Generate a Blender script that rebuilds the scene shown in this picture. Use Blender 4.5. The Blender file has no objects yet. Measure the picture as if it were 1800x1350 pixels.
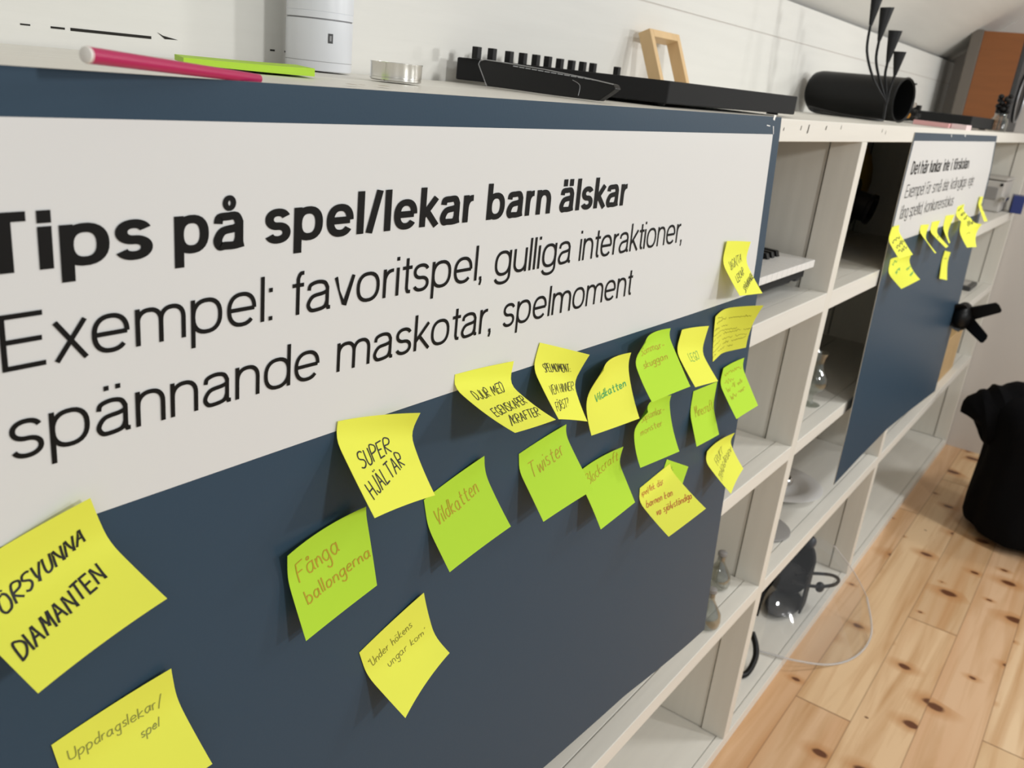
import bpy, math, random
import numpy as np
from mathutils import Vector, Matrix

random.seed(7)
SC = bpy.context.scene
COL = SC.collection

# ------------------------------------------------------------------ camera
CAM = np.array((-1.6334, -0.415, 1.3404))
FPX = 1553.24
ROT = np.array([[0.58207081, 0.78452287, 0.21381635],
                [-0.80606066, 0.52208124, 0.27874251],
                [0.10705037, -0.33459683, 0.93626128]])      # columns: right, forward, up
cd = bpy.data.cameras.new('view_camera')
cam = bpy.data.objects.new('view_camera', cd)
COL.objects.link(cam)
cd.sensor_width = 36.0
cd.lens = FPX / 1800 * 36.0
cd.clip_start = 0.02
m = Matrix.Identity(4)
for r in range(3):
    m[r][0] = ROT[r, 0]; m[r][1] = ROT[r, 2]; m[r][2] = -ROT[r, 1]; m[r][3] = CAM[r]
cam.matrix_world = m
cd.dof.use_dof = True
cd.dof.focus_distance = 0.72
cd.dof.aperture_fstop = 13.0
SC.camera = cam

def ray(u, v):
    return ROT @ np.array(((u - 900) / FPX, 1.0, (675 - v) / FPX))
def at(axis, val, u, v):
    """the point of the photographed ray on the plane x|y|z = val"""
    w = ray(u, v); i = 'xyz'.index(axis)
    return CAM + w * ((val - CAM[i]) / w[i])

# ------------------------------------------------------------------ light
W = bpy.data.worlds.new('world'); SC.world = W; W.use_nodes = True
bg = W.node_tree.nodes['Background']
bg.inputs[0].default_value = (0.97, 0.99, 1.0, 1); bg.inputs[1].default_value = 0.38

def lamp(name, loc, target, power, size, color=(0.985, 0.99, 0.97)):
    l = bpy.data.lights.new(name, 'AREA'); l.energy = power; l.shape = 'DISK'; l.size = size; l.color = color
    o = bpy.data.objects.new(name, l); COL.objects.link(o); o.location = loc
    o.rotation_euler = (Vector(target) - Vector(loc)).to_track_quat('-Z', 'Y').to_euler()
    return o
lamp('area_lamp', (-1.00, -2.0, 1.95), (-0.7, 0, 0.9), 15, 0.20)
lamp('area_lamp', (0.70, -2.3, 1.80), (0.0, 0, 0.8), 15, 0.20)
lamp('area_lamp', (1.80, -1.6, 1.75), (0.2, 0, 0.8), 6, 0.20)
lamp('area_lamp', (1.15, -1.25, 2.35), (1.0, -0.75, 0), 13, 0.30)  # extra unseen lamp, added to brighten the floor
lamp('area_lamp', (-2.6, -1.5, 2.3), (0.0, 0, 0.7), 3, 0.5)

SC.view_settings.view_transform = 'Standard'
SC.view_settings.look = 'None'
SC.view_settings.gamma = 1.0
SC.view_settings.use_curve_mapping = False
SC.view_settings.exposure = 0.13

# ------------------------------------------------------------------ materials
def srgb(r, g, b):
    f = lambda c: (c / 255 / 12.92) if c / 255 <= 0.04045 else ((c / 255 + 0.055) / 1.055) ** 2.4
    return (f(r), f(g), f(b), 1)

def mat(name, col, rough=0.5, metal=0.0, spec=0.5, noise=0.0, nscale=(30, 30, 30), bump=0.0, trans=0.0, ior=1.45, sheen=0.0):
    M = bpy.data.materials.new(name); M.use_nodes = True
    nt = M.node_tree; b = nt.nodes['Principled BSDF']
    b.inputs['Base Color'].default_value = col
    b.inputs['Roughness'].default_value = rough
    b.inputs['Metallic'].default_value = metal
    b.inputs['Specular IOR Level'].default_value = spec
    b.inputs['Transmission Weight'].default_value = trans
    b.inputs['IOR'].default_value = ior
    b.inputs['Sheen Weight'].default_value = sheen
    if noise or bump:
        tc = nt.nodes.new('ShaderNodeTexCoord'); mp = nt.nodes.new('ShaderNodeMapping')
        mp.inputs['Scale'].default_value = nscale
        nz = nt.nodes.new('ShaderNodeTexNoise'); nz.inputs['Scale'].default_value = 1.0; nz.inputs['Detail'].default_value = 4
        nt.links.new(tc.outputs['Object'], mp.inputs[0]); nt.links.new(mp.outputs[0], nz.inputs[0])
        if noise:
            hv = nt.nodes.new('ShaderNodeMix'); hv.data_type = 'RGBA'
            hv.inputs[6].default_value = tuple(c * (1 - noise) for c in col[:3]) + (1,)
            hv.inputs[7].default_value = tuple(min(1, c * (1 + noise)) for c in col[:3]) + (1,)
            nt.links.new(nz.outputs[0], hv.inputs[0]); nt.links.new(hv.outputs[2], b.inputs['Base Color'])
        if bump:
            bp = nt.nodes.new('ShaderNodeBump'); bp.inputs['Strength'].default_value = bump; bp.inputs['Distance'].default_value = 0.002
            nt.links.new(nz.outputs[0], bp.inputs['Height']); nt.links.new(bp.outputs[0], b.inputs['Normal'])
    return M

white_x = mat('white_paint_along', (0.765, 0.745, 0.685, 1), 0.38, noise=0.06, nscale=(3, 60, 60), bump=0.25)
white_z = mat('white_paint_upright', (0.75, 0.725, 0.655, 1), 0.40, noise=0.06, nscale=(60, 60, 3), bump=0.25)
white_wall = mat('white_wall_paint', (0.735, 0.725, 0.685, 1), 0.5, noise=0.05, nscale=(4, 40, 50), bump=0.3)
end_paint = mat('grey_white_wall_paint', (0.62, 0.58, 0.54, 1), 0.6, noise=0.03, nscale=(4, 4, 4), bump=0.05)
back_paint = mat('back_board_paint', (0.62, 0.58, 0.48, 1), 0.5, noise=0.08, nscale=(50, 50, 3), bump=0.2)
crack = mat('dark_gap', (0.02, 0.018, 0.015, 1), 0.9)
chip = mat('bare_wood_chip', (0.30, 0.20, 0.13, 1), 0.8, noise=0.4, nscale=(300, 300, 300))
nailm = mat('nail_mark', (0.16, 0.15, 0.13, 1), 0.8)
blue = mat('slate_blue_board', srgb(54, 73, 90), 0.36, spec=0.17, noise=0.03, nscale=(400, 400, 400), bump=0.03)
paper = mat('white_print', (0.71, 0.715, 0.71, 1), 0.27, spec=0.5)
ink = mat('black_print', (0.005, 0.005, 0.005, 1), 0.5, spec=0.2)
edge_m = mat('card_edge', (0.55, 0.52, 0.45, 1), 0.7)
whitemark = mat('white_tape', (0.9, 0.9, 0.88, 1), 0.5)

def note_mat(name, col):
    M = bpy.data.materials.new(name); M.use_nodes = True
    nt = M.node_tree; b = nt.nodes['Principled BSDF']; out = nt.nodes['Material Output']
    b.inputs['Base Color'].default_value = col; b.inputs['Roughness'].default_value = 0.75; b.inputs['Specular IOR Level'].default_value = 0.2
    t = nt.nodes.new('ShaderNodeBsdfTranslucent'); t.inputs[0].default_value = col
    mx = nt.nodes.new('ShaderNodeMixShader'); mx.inputs[0].default_value = 0.16
    nt.links.new(b.outputs[0], mx.inputs[1]); nt.links.new(t.outputs[0], mx.inputs[2]); nt.links.new(mx.outputs[0], out.inputs[0])
    return M
yellow = note_mat('yellow_note_paper', (0.93, 0.95, 0.115, 1))
green = note_mat('lime_note_paper', (0.55, 0.84, 0.055, 1))
pens = {'k': mat('black_marker', (0.012, 0.012, 0.015, 1), 0.6), 'p': mat('pencil', (0.30, 0.31, 0.06, 1), 0.7),
        'b': mat('brown_pen', (0.50, 0.33, 0.02, 1), 0.7), 'g': mat('green_pen', (0.02, 0.36, 0.10, 1), 0.6),
        'r': mat('red_pen', (0.55, 0.10, 0.03, 1), 0.6), 'd': mat('thin_dark_pen', (0.22, 0.20, 0.03, 1), 0.6)}
black_matt = mat('black_plastic_matt', (0.006, 0.006, 0.0065, 1), 0.4, spec=0.3)
black_soft = mat('black_plastic_soft', (0.013, 0.013, 0.0135, 1), 0.75, spec=0.3)
dark_metal = mat('dark_enamel', (0.006, 0.006, 0.006, 1), 0.42, spec=0.25)
grey_edge = mat('worn_silver_edge', (0.45, 0.46, 0.48, 1), 0.35, metal=0.8)
silver = mat('bright_metal', (0.78, 0.77, 0.75, 1), 0.16, metal=1.0)
alu = mat('thin_aluminium', (0.80, 0.79, 0.76, 1), 0.22, metal=1.0)
wax = mat('wax', (0.85, 0.83, 0.78, 1), 0.5)
def thin_clear(name, tint, base_reflect=0.06, rough=0.02, grazing=0.6):
    """thin clear wall: mostly see-through, mirror-like at grazing angles"""
    M = bpy.data.materials.new(name); M.use_nodes = True; nt = M.node_tree; nt.nodes.remove(nt.nodes['Principled BSDF'])
    t = nt.nodes.new('ShaderNodeBsdfTransparent'); t.inputs[0].default_value = tint
    g = nt.nodes.new('ShaderNodeBsdfGlossy'); g.inputs['Roughness'].default_value = rough
    lw = nt.nodes.new('ShaderNodeLayerWeight'); lw.inputs[0].default_value = 0.22
    ma = nt.nodes.new('ShaderNodeMath'); ma.operation = 'MULTIPLY_ADD'; ma.inputs[1].default_value = grazing; ma.inputs[2].default_value = base_reflect
    mx = nt.nodes.new('ShaderNodeMixShader')
    nt.links.new(lw.outputs['Facing'], ma.inputs[0]); nt.links.new(ma.outputs[0], mx.inputs[0])
    nt.links.new(t.outputs[0], mx.inputs[1]); nt.links.new(g.outputs[0], mx.inputs[2]); nt.links.new(mx.outputs[0], nt.nodes['Material Output'].inputs[0])
    return M
glass = thin_clear('clear_glass', (0.90, 0.92, 0.90, 1))
bottle_glass = thin_clear('grey_glass', (0.84, 0.85, 0.82, 1), 0.14)
clear_sheet = thin_clear('clear_plastic_sheet', (0.985, 0.985, 0.985, 1), 0.022, 0.05, 0.30)
clear_edge = mat('frosted_cut_edge', (0.80, 0.79, 0.79, 1), 0.2, trans=0.55, ior=1.3)
pale_wood = mat('pale_pine', (0.72, 0.50, 0.26, 1), 0.5, noise=0.12, nscale=(40, 40, 8), bump=0.05)
mid_wood = mat('light_oak', (0.55, 0.37, 0.17, 1), 0.5, noise=0.15, nscale=(10, 40, 40))
brown_wood = mat('brown_wood', (0.20, 0.105, 0.035, 1), 0.5, noise=0.2, nscale=(10, 40, 40))
orange_wood = mat('orange_veneer', (0.24, 0.085, 0.025, 1), 0.4, noise=0.15, nscale=(8, 8, 60))
cyl_white = mat('cool_white_plastic', (0.74, 0.76, 0.80, 1), 0.35)
seam_grey = mat('seam_grey', (0.28, 0.28, 0.29, 1), 0.5)
pink = mat('magenta_plastic', srgb(178, 28, 88), 0.35)
pen_white = mat('pen_end_white', (0.85, 0.83, 0.78, 1), 0.5)
pad_green = mat('lime_pad', (0.42, 0.68, 0.03, 1), 0.6, noise=0.1, nscale=(5, 5, 1500))
pink_pad = mat('pink_pad', (0.72, 0.40, 0.40, 1), 0.7)
pink_pale = mat('pale_pink_pad', (0.78, 0.62, 0.62, 1), 0.7)
key_white = mat('piano_key_white', (0.80, 0.79, 0.77, 1), 0.25)
case_grey = mat('charcoal_case', (0.045, 0.045, 0.047, 1), 0.4)
navy = mat('navy_glass', (0.01, 0.02, 0.10, 1), 0.15)
leaf = mat('dark_leaf', (0.02, 0.035, 0.012, 1), 0.5)
ochre = mat('dull_ochre', (0.42, 0.27, 0.04, 1), 0.7)
stone_grey = mat('grey_disc', (0.26, 0.25, 0.24, 1), 0.45)
device_grey = mat('light_grey_plastic', (0.50, 0.48, 0.45, 1), 0.4)
blue_plast = mat('blue_plastic', (0.02, 0.035, 0.16, 1), 0.4)
cloth_black = mat('black_cloth', (0.0035, 0.0035, 0.004, 1), 0.95, spec=0.1, bump=0.4, nscale=(60, 60, 60))
amber = mat('amber_plug', (0.55, 0.25, 0.03, 1), 0.4)
smoke = mat('smoked_plastic', (0.10, 0.10, 0.10, 1), 0.15)

# ------------------------------------------------------------------ mesh helpers
def obj(name, verts, faces, material, parent=None, smooth=False, mats=None, midx=None, solid=0.0, bevel=0.0, sub=0):
    verts = [Vector(tuple(float(c) for c in v)) for v in verts]
    if parent is None:
        xs = [v.x for v in verts]; ys = [v.y for v in verts]; zs = [v.z for v in verts]
        org = Vector(((min(xs) + max(xs)) / 2, (min(ys) + max(ys)) / 2, min(zs)))
    else:
        org = Vector(parent['_w'])
    me = bpy.data.meshes.new(name)
    me.from_pydata([v - org for v in verts], [], [tuple(f) for f in faces])
    me.materials.append(material)
    for x in (mats or []): me.materials.append(x)
    if midx is not None:
        for p, i in zip(me.polygons, midx): p.material_index = i
    if smooth:
        for p in me.polygons: p.use_smooth = True
    me.update()
    o = bpy.data.objects.new(name, me); COL.objects.link(o)
    if parent is None:
        o.location = org
    else:
        o.parent = parent
    o['_w'] = tuple(org)
    if sub:
        mo = o.modifiers.new('sub', 'SUBSURF'); mo.levels = sub; mo.render_levels = sub
    if solid:
        mo = o.modifiers.new('solid', 'SOLIDIFY'); mo.thickness = solid; mo.offset = 0
        if mats: mo.material_offset_rim = 1
    if solid and smooth:
        mo = o.modifiers.new('split', 'EDGE_SPLIT'); mo.split_angle = math.radians(38)
    if bevel:
        mo = o.modifiers.new('bevel', 'BEVEL'); mo.width = bevel; mo.segments = 2; mo.limit_method = 'ANGLE'
    return o

def empty(name, loc):
    o = bpy.data.objects.new(name, None); COL.objects.link(o); o.location = loc; o['_w'] = tuple(float(c) for c in loc)
    o.empty_display_size = 0.05
    return o

def tag(o, label, cat, group=None, kind=None):
    o['label'] = label; o['category'] = cat
    if group: o['group'] = group
    if kind: o['kind'] = kind
    return o
def structure(o):
    o['kind'] = 'structure'; return o

class MB:
    """collects shapes for ONE mesh"""
    def __init__(s): s.v = []; s.f = []; s.mi = []
    def add(s, v, f, mi=0):
        n = len(s.v); s.v += [tuple(map(float, p)) for p in v]; s.f += [tuple(i + n for i in q) for q in f]; s.mi += [mi] * len(f); return s
    def box(s, x0, x1, y0, y1, z0, z1, mi=0, M=None):
        v = [(x, y, z) for x in (x0, x1) for y in (y0, y1) for z in (z0, z1)]
        if M is not None: v = [tuple(M @ Vector(p)) for p in v]
        return s.add(v, [(0, 1, 3, 2), (4, 6, 7, 5), (0, 4, 5, 1), (2, 3, 7, 6), (0, 2, 6, 4), (1, 5, 7, 3)], mi)
    def prism(s, poly, d, mi=0):
        """poly: 3D points of a planar polygon, d: extrusion vector"""
        n = len(poly); a = [Vector(tuple(map(float, p))) for p in poly]; b = [p + Vector(d) for p in a]
        return s.add(a + b, [tuple(range(n))[::-1], tuple(range(n, 2 * n))] + [(i, (i + 1) % n, n + (i + 1) % n, n + i) for i in range(n)], mi)
    def lathe(s, prof, c, M=None, seg=32, mi=0, a0=0.0, a1=2 * math.pi):
        full = abs(a1 - a0 - 2 * math.pi) < 1e-6
        k = seg if full else seg + 1
        v = []
        for r, z in prof:
            for i in range(k):
                a = a0 + (a1 - a0) * i / seg
                p = Vector((r * math.cos(a), r * math.sin(a), z))
                if M is not None: p = M @ p
                v.append(p + Vector(tuple(map(float, c))))
        f = []
        for j in range(len(prof) - 1):
            for i in range(seg):
                a = j * k + i; b = j * k + (i + 1) % k
                f.append((a, b, b + k, a + k))
        s.add(v, f, mi)
        if full:
            n0 = len(s.v) - len(v)
            if prof[0][0] > 1e-6: s.f.append(tuple(n0 + i for i in range(k))[::-1]) if s.cap0 else None; 
            if prof[0][0] > 1e-6 and s.cap0: s.mi.append(mi)
            if prof[-1][0] > 1e-6 and s.cap1: s.f.append(tuple(n0 + (len(prof) - 1) * k + i for i in range(k))); s.mi.append(mi)
        return s
    cap0 = True; cap1 = True
    def tube(s, pts, r, seg=10, mi=0, closed=False):
        P = [Vector(tuple(map(float, p))) for p in pts]; n = len(P)
        rr = r if isinstance(r, (list, tuple)) else [r] * n
        T = []
        for i in range(n):
            a = P[(i - 1) % n] if (closed or i > 0) else P[i]; b = P[(i + 1) % n] if (closed or i < n - 1) else P[i]
            T.append((b - a).normalized())
        N = T[0].orthogonal().normalized(); v = []
        for i in range(n):
            N = (N - T[i] * N.dot(T[i])).normalized(); Bn = T[i].cross(N)
            for k in range(seg):
                a = 2 * math.pi * k / seg; v.append(P[i] + (N * math.cos(a) + Bn * math.sin(a)) * rr[i])
        f = []
        for i in range(n if closed else n - 1):
            for k in range(seg):
                a = i * seg + k; b = i * seg + (k + 1) % seg; c = ((i + 1) % n) * seg
                f.append((a, b, c + (k + 1) % seg, c + k))
        if not closed: f += [tuple(range(seg))[::-1], tuple(range((n - 1) * seg, n * seg))]
        return s.add(v, f, mi)
    def sphere(s, c, rx, ry=None, rz=None, seg=20, ring=12, mi=0, M=None):
        ry = ry or rx; rz = rz or rx; v = []
        for j in range(ring + 1):
            t = math.pi * j / ring
            for i in range(seg):
                a = 2 * math.pi * i / seg
                p = Vector((rx * math.sin(t) * math.cos(a), ry * math.sin(t) * math.sin(a), rz * math.cos(t)))
                if M is not None: p = M @ p
                v.append(p + Vector(tuple(map(float, c))))
        return s.add(v, [(j * seg + i, (j + 1) * seg + i, (j + 1) * seg + (i + 1) % seg, j * seg + (i + 1) % seg) for j in range(ring) for i in range(seg)], mi)
    def build(s, name, material, parent=None, smooth=False, mats=None, **k):
        o = obj(name, s.v, s.f, material, parent, smooth, mats, s.mi, **k)
        if smooth:
            mo = o.modifiers.new('split', 'EDGE_SPLIT'); mo.split_angle = math.radians(38)
        return o
def catmull(P, n=6, closed=False):
    P = [np.array(p, float) for p in P]; out = []; m_ = len(P)
    for i in range(m_ if closed else m_ - 1):
        if closed: a, b, c, d = P[i - 1], P[i], P[(i + 1) % m_], P[(i + 2) % m_]
        else: a, b, c, d = P[max(i - 1, 0)], P[i], P[i + 1], P[min(i + 2, m_ - 1)]
        for k in range(n):
            t = k / n
            out.append(0.5 * (2 * b + (c - a) * t + (2 * a - 5 * b + 4 * c - d) * t * t + (3 * b - a - 3 * c + d) * t ** 3))
    if not closed: out.append(P[-1])
    return out

brown_board_m = mat('brown_board_paint', (0.52, 0.36, 0.12, 1), 0.6, noise=0.1, nscale=(4, 4, 30))
# ------------------------------------------------------------------ the room
ZT = 1.3166          # top of the shelving
YB = 0.364           # its back wall
XE = 2.46            # end wall

def floor_material():
    M = bpy.data.materials.new('pine_boards'); M.use_nodes = True
    nt = M.node_tree; b = nt.nodes['Principled BSDF']; L = nt.links
    def N(t, **k):
        n = nt.nodes.new(t)
        for a, v in k.items(): setattr(n, a, v)
        return n
    def math_(op, a, b_=None):
        n = N('ShaderNodeMath', operation=op)
        for i, q in enumerate((a, b_)):
            if q is None: continue
            if isinstance(q, (int, float)): n.inputs[i].default_value = q
            else: L.new(q, n.inputs[i])
        return n.outputs[0]
    def mix(f, a, c):
        n = N('ShaderNodeMix', data_type='RGBA')
        for i, q in ((0, f), (6, a), (7, c)):
            if isinstance(q, (int, float)): n.inputs[i].default_value = q
            elif isinstance(q, tuple): n.inputs[i].default_value = q
            else: L.new(q, n.inputs[i])
        return n.outputs[2]
    def ramp(f, stops):
        n = N('ShaderNodeValToRGB'); e = n.color_ramp.elements
        e[0].position, e[0].color = stops[0]; e[1].position, e[1].color = stops[1]
        for p, c in stops[2:]:
            q = e.new(p); q.color = c
        L.new(f, n.inputs[0]); return n.outputs[0]
    g = N('ShaderNodeNewGeometry'); sp = N('ShaderNodeSeparateXYZ'); L.new(g.outputs['Position'], sp.inputs[0])
    X, Y = sp.outputs[0], sp.outputs[1]
    pw = 0.13
    yy = math_('DIVIDE', math_('ADD', Y, 10.335), pw)
    pid = math_('FLOOR', yy); fy = math_('FRACT', yy)
    wn = N('ShaderNodeTexWhiteNoise', noise_dimensions='1D'); L.new(pid, wn.inputs['W'])
    xs = math_('ADD', X, math_('MULTIPLY', wn.outputs['Value'], 7.3))
    xq = math_('DIVIDE', math_('ADD', xs, 20.0), 1.75)
    bid = math_('FLOOR', xq); fx = math_('FRACT', xq)
    wn2 = N('ShaderNodeTexWhiteNoise', noise_dimensions='2D'); cv = N('ShaderNodeCombineXYZ'); L.new(pid, cv.inputs[0]); L.new(bid, cv.inputs[1]); L.new(cv.outputs[0], wn2.inputs['Vector'])
    rnd = wn2.outputs['Value']
    # grain
    gv = N('ShaderNodeCombineXYZ'); L.new(math_('MULTIPLY', xs, 1.6), gv.inputs[0]); L.new(math_('ADD', math_('MULTIPLY', Y, 26.0), math_('MULTIPLY', rnd, 50.0)), gv.inputs[1]); L.new(math_('MULTIPLY', rnd, 9.0), gv.inputs[2])
    nz = N('ShaderNodeTexNoise'); nz.inputs['Scale'].default_value = 1.0; nz.inputs['Detail'].default_value = 5; nz.inputs['Distortion'].default_value = 0.8; L.new(gv.outputs[0], nz.inputs['Vector'])
    wv = N('ShaderNodeCombineXYZ'); L.new(math_('MULTIPLY', xs, 0.5), wv.inputs[0]); L.new(math_('ADD', math_('MULTIPLY', Y, 9.0), math_('MULTIPLY', rnd, 30.0)), wv.inputs[1])
    n2 = N('ShaderNodeTexNoise'); n2.inputs['Scale'].default_value = 1.0; n2.inputs['Detail'].default_value = 2; L.new(wv.outputs[0], n2.inputs['Vector'])
    base = ramp(rnd, [(0.0, (0.62, 0.41, 0.235, 1)), (1.0, (0.84, 0.655, 0.41, 1)), (0.4, (0.78, 0.565, 0.33, 1)), (0.75, (0.70, 0.46, 0.28, 1))])
    c1 = mix(ramp(nz.outputs[0], [(0.42, (0, 0, 0, 1)), (0.75, (1, 1, 1, 1))]), base, (0.52, 0.29, 0.13, 1))
    c2 = mix(math_('MULTIPLY', ramp(n2.outputs[0], [(0.50, (0, 0, 0, 1)), (0.70, (1, 1, 1, 1))]), 0.55), c1, (0.55, 0.27, 0.11, 1))
    # knots
    kv = N('ShaderNodeCombineXYZ'); L.new(math_('MULTIPLY', xs, 8.5), kv.inputs[0]); L.new(math_('ADD', math_('MULTIPLY', Y, 5.6), math_('MULTIPLY', rnd, 13.0)), kv.inputs[1])
    vo = N('ShaderNodeTexVoronoi', voronoi_dimensions='2D'); vo.inputs['Scale'].default_value = 1.0; L.new(kv.outputs[0], vo.inputs['Vector'])
    sc = N('ShaderNodeSeparateColor'); L.new(vo.outputs['Color'], sc.inputs[0])
    rad = math_('MULTIPLY', math_('MULTIPLY', sc.outputs[0], sc.outputs[0]), 0.20)
    dn = N('ShaderNodeTexNoise'); dn.inputs['Scale'].default_value = 40.0; L.new(g.outputs['Position'], dn.inputs['Vector'])
    dd = math_('ADD', vo.outputs['Distance'], math_('MULTIPLY', math_('SUBTRACT', dn.outputs[0], 0.5), 0.06))
    q = math_('DIVIDE', dd, math_('ADD', rad, 0.004))
    kn = ramp(q, [(0.55, (1, 1, 1, 1)), (0.85, (0, 0, 0, 1))])
    halo = math_('MULTIPLY', ramp(math_('MULTIPLY', q, 0.42), [(0.35, (1, 1, 1, 1)), (1.0, (0, 0, 0, 1))]), math_('GREATER_THAN', rad, 0.035))
    c3 = mix(math_('MULTIPLY', halo, 0.75), c2, (0.50, 0.24, 0.09, 1))
    c4 = mix(math_('MULTIPLY', kn, math_('GREATER_THAN', rad, 0.028)), c3, (0.13, 0.045, 0.018, 1))
    # joints
    ed = math_('MINIMUM', fy, math_('SUBTRACT', 1.0, fy)); e1 = math_('LESS_THAN', ed, 0.011)
    e2 = math_('LESS_THAN', math_('MINIMUM', fx, math_('SUBTRACT', 1.0, fx)), 0.0011)
    gap = math_('MAXIMUM', math_('MULTIPLY', e1, 0.45), math_('MULTIPLY', e2, 0.8))
    c5 = mix(gap, c4, (0.20, 0.10, 0.045, 1))
    L.new(c5, b.inputs['Base Color']); b.inputs['Roughness'].default_value = 0.42; b.inputs['Specular IOR Level'].default_value = 0.35
    bp = N('ShaderNodeBump'); bp.inputs['Strength'].default_value = 0.4; bp.inputs['Distance'].default_value = 0.0015
    L.new(math_('SUBTRACT', 1.0, gap), bp.inputs['Height']); L.new(bp.outputs[0], b.inputs['Normal'])
    return M
structure(MB().box(-3.2, XE + 0.1, -3.4, YB + 0.1, -0.05, 0.0).build('floor', floor_material()))

# back wall of horizontal painted boards, with open joints
b = MB()
z = -0.1495
seams = []
while z < 1.7:
    b.box(-3.2, XE, YB, YB + 0.03, z + 0.0012, min(z + 0.1608, 1.55)); seams.append(z); z += 0.162
    if z > 1.55: break
b.box(-3.2, XE, YB + 0.0015, YB + 0.05, 0, 1.55, 1)
# the open, dark part of the lowest joint
for x0, x1, h in ((-1.215, -1.203, .0016), (-1.198, -1.122, .0024), (-1.24, -1.232, .0012), (-0.985, -0.979, .0016), (-0.966, -0.957, .0016), (-0.928, -0.913, .0016)):
    b.box(x0, x1, YB - 0.0004, YB + 0.01, 1.3312 - h / 2, 1.3312 + h / 2, 2)
b.add([(-1.116, YB - .0004, 1.3365), (-1.110, YB - .0004, 1.334), (-1.094, YB - .0004, 1.3315), (-1.108, YB - .0004, 1.3312)], [(0, 1, 2, 3)], 2)
structure(b.build('wall_back', white_wall, mats=[end_paint, crack]))
# sloping attic ceiling of boards, rising towards the room
b = MB(); sl = math.tan(math.radians(40))
t = 0.0
while t < 1.9:
    y0 = YB + 0.02 - t; y1_ = y0 - 0.398
    b.prism([(-3.2, y0, 1.55 + t * sl), (-3.2, y1_, 1.55 + (t + .398) * sl), (-3.2, y1_, 1.58 + (t + .398) * sl), (-3.2, y0, 1.58 + t * sl)], (XE + 3.3, 0, 0)); t += 0.40
structure(b.build('ceiling', white_wall))
structure(MB().box(XE, XE + 0.06, -3.4, YB + 0.05, 0, 3.4).build('wall_end', end_paint))

# ------------------------------------------------------------------ the shelving
unit = empty('shelving_unit', (0.2, 0.18, 0))
tag(unit, 'long white painted built-in shelving unit of open cells along the wall', 'shelf')
X0 = -2.3
D = ((-0.9354 - 0.033, -0.9354), (-0.033, 0.0), (0.9024, 0.9354))
LV = ((0.9901, 1.0248), (0.6958, 0.7247), (0.3845, 0.4158))
XR = XE - 0.006
def board(name, x0, x1, z0, z1, deep=YB - 0.004):
    """a shelf: front nosing strip and two boards behind it, with fine joints"""
    q = MB()
    q.box(x0, x1, 0.0, 0.031, z0, z1)
    q.box(x0, x1, 0.0325, 0.185, z1 - 0.022, z1 - 0.0012)
    q.box(x0, x1, 0.187, deep, z1 - 0.022, z1 - 0.0012)
    return q.build(name, white_x, unit, bevel=0.0012)
board('top_board', X0, XR, 1.287, ZT)
cells = ((X0, D[0][0]), (D[0][1], D[1][0]), (D[1][1], D[2][0]), (D[2][1], XR - 0.03))
for (z0, z1) in LV:
    for (x0, x1) in cells:
        board('shelf', x0, x1, z0, z1)
q = MB(); q.box(X0, XR, 0.0, 0.016, 0, 0.030); q.box(X0, XR, 0.0175, 0.175, 0.004, 0.0285); q.box(X0, XR, 0.1800, YB - .004, 0.004, 0.0285)
q.build('base_board', white_x, unit, bevel=0.001)
for (x0, x1) in D + ((XR - 0.03, XR),):
    q = MB()
    q.box(x0, x1, 0.0, 0.052, 0.030, 1.287)                       # front post
    q.box(x0 + 0.004, x1 - 0.004, 0.0545, 0.215, 0.030, 1.287)    # side boards
    q.box(x0 + 0.007, x1 - 0.007, 0.2185, 0.244, 0.030, 1.287)
    q.box(x0 + 0.004, x1 - 0.004, 0.247, YB - .004, 0.030, 1.287)
    q.box(x0 + 0.0125, x1 - 0.0125, 0.05, YB - .005, 0.030, 1.287, 1)
    q.build('divider', white_z, unit, bevel=0.0012, mats=[crack])
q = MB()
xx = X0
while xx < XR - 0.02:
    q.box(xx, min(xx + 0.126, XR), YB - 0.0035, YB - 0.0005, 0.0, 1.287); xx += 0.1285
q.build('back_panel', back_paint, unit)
# bare wood where the paint is chipped and old nail marks
for (u, v, a, c) in ((617, 148, 13, 4), (636, 149, 5, 3), (675, 151, 12, 5)):
    p = at('z', ZT + 0.0003, u, v); s_ = 0.00042
    pts = [(p[0] + a * s_ * math.cos(t) * random.uniform(.6, 1), p[1] + 0.006 * math.sin(t) * random.uniform(.5, 1), ZT + 0.0003) for t in np.linspace(0, 2 * math.pi, 11)[:-1]]
    obj('paint_chip', pts, [tuple(range(10))], chip, unit)
for (u, v, w_, h_) in ((1408.5, 225, 1.2, 4), (1421, 227, 2.4, 8), (1452.5, 225, 2.2, 4), (1479, 224, 1, 4), (1551, 230, 1.2, 4), (1557, 233, 1.2, 4), (1378, 227, 1.2, 3)):
    p = at('y', -0.0004, u, v); k_ = 0.0014 * w_; g_ = 0.0008 * h_
    obj('nail_mark', [(p[0] - k_, p[1], p[2] - g_), (p[0] + k_ * .6, p[1], p[2] - g_ * .8), (p[0] + k_, p[1], p[2] + g_), (p[0] - k_ * .2, p[1], p[2] + g_ * .9)], [(0, 1, 2, 3)], nailm, unit)

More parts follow.
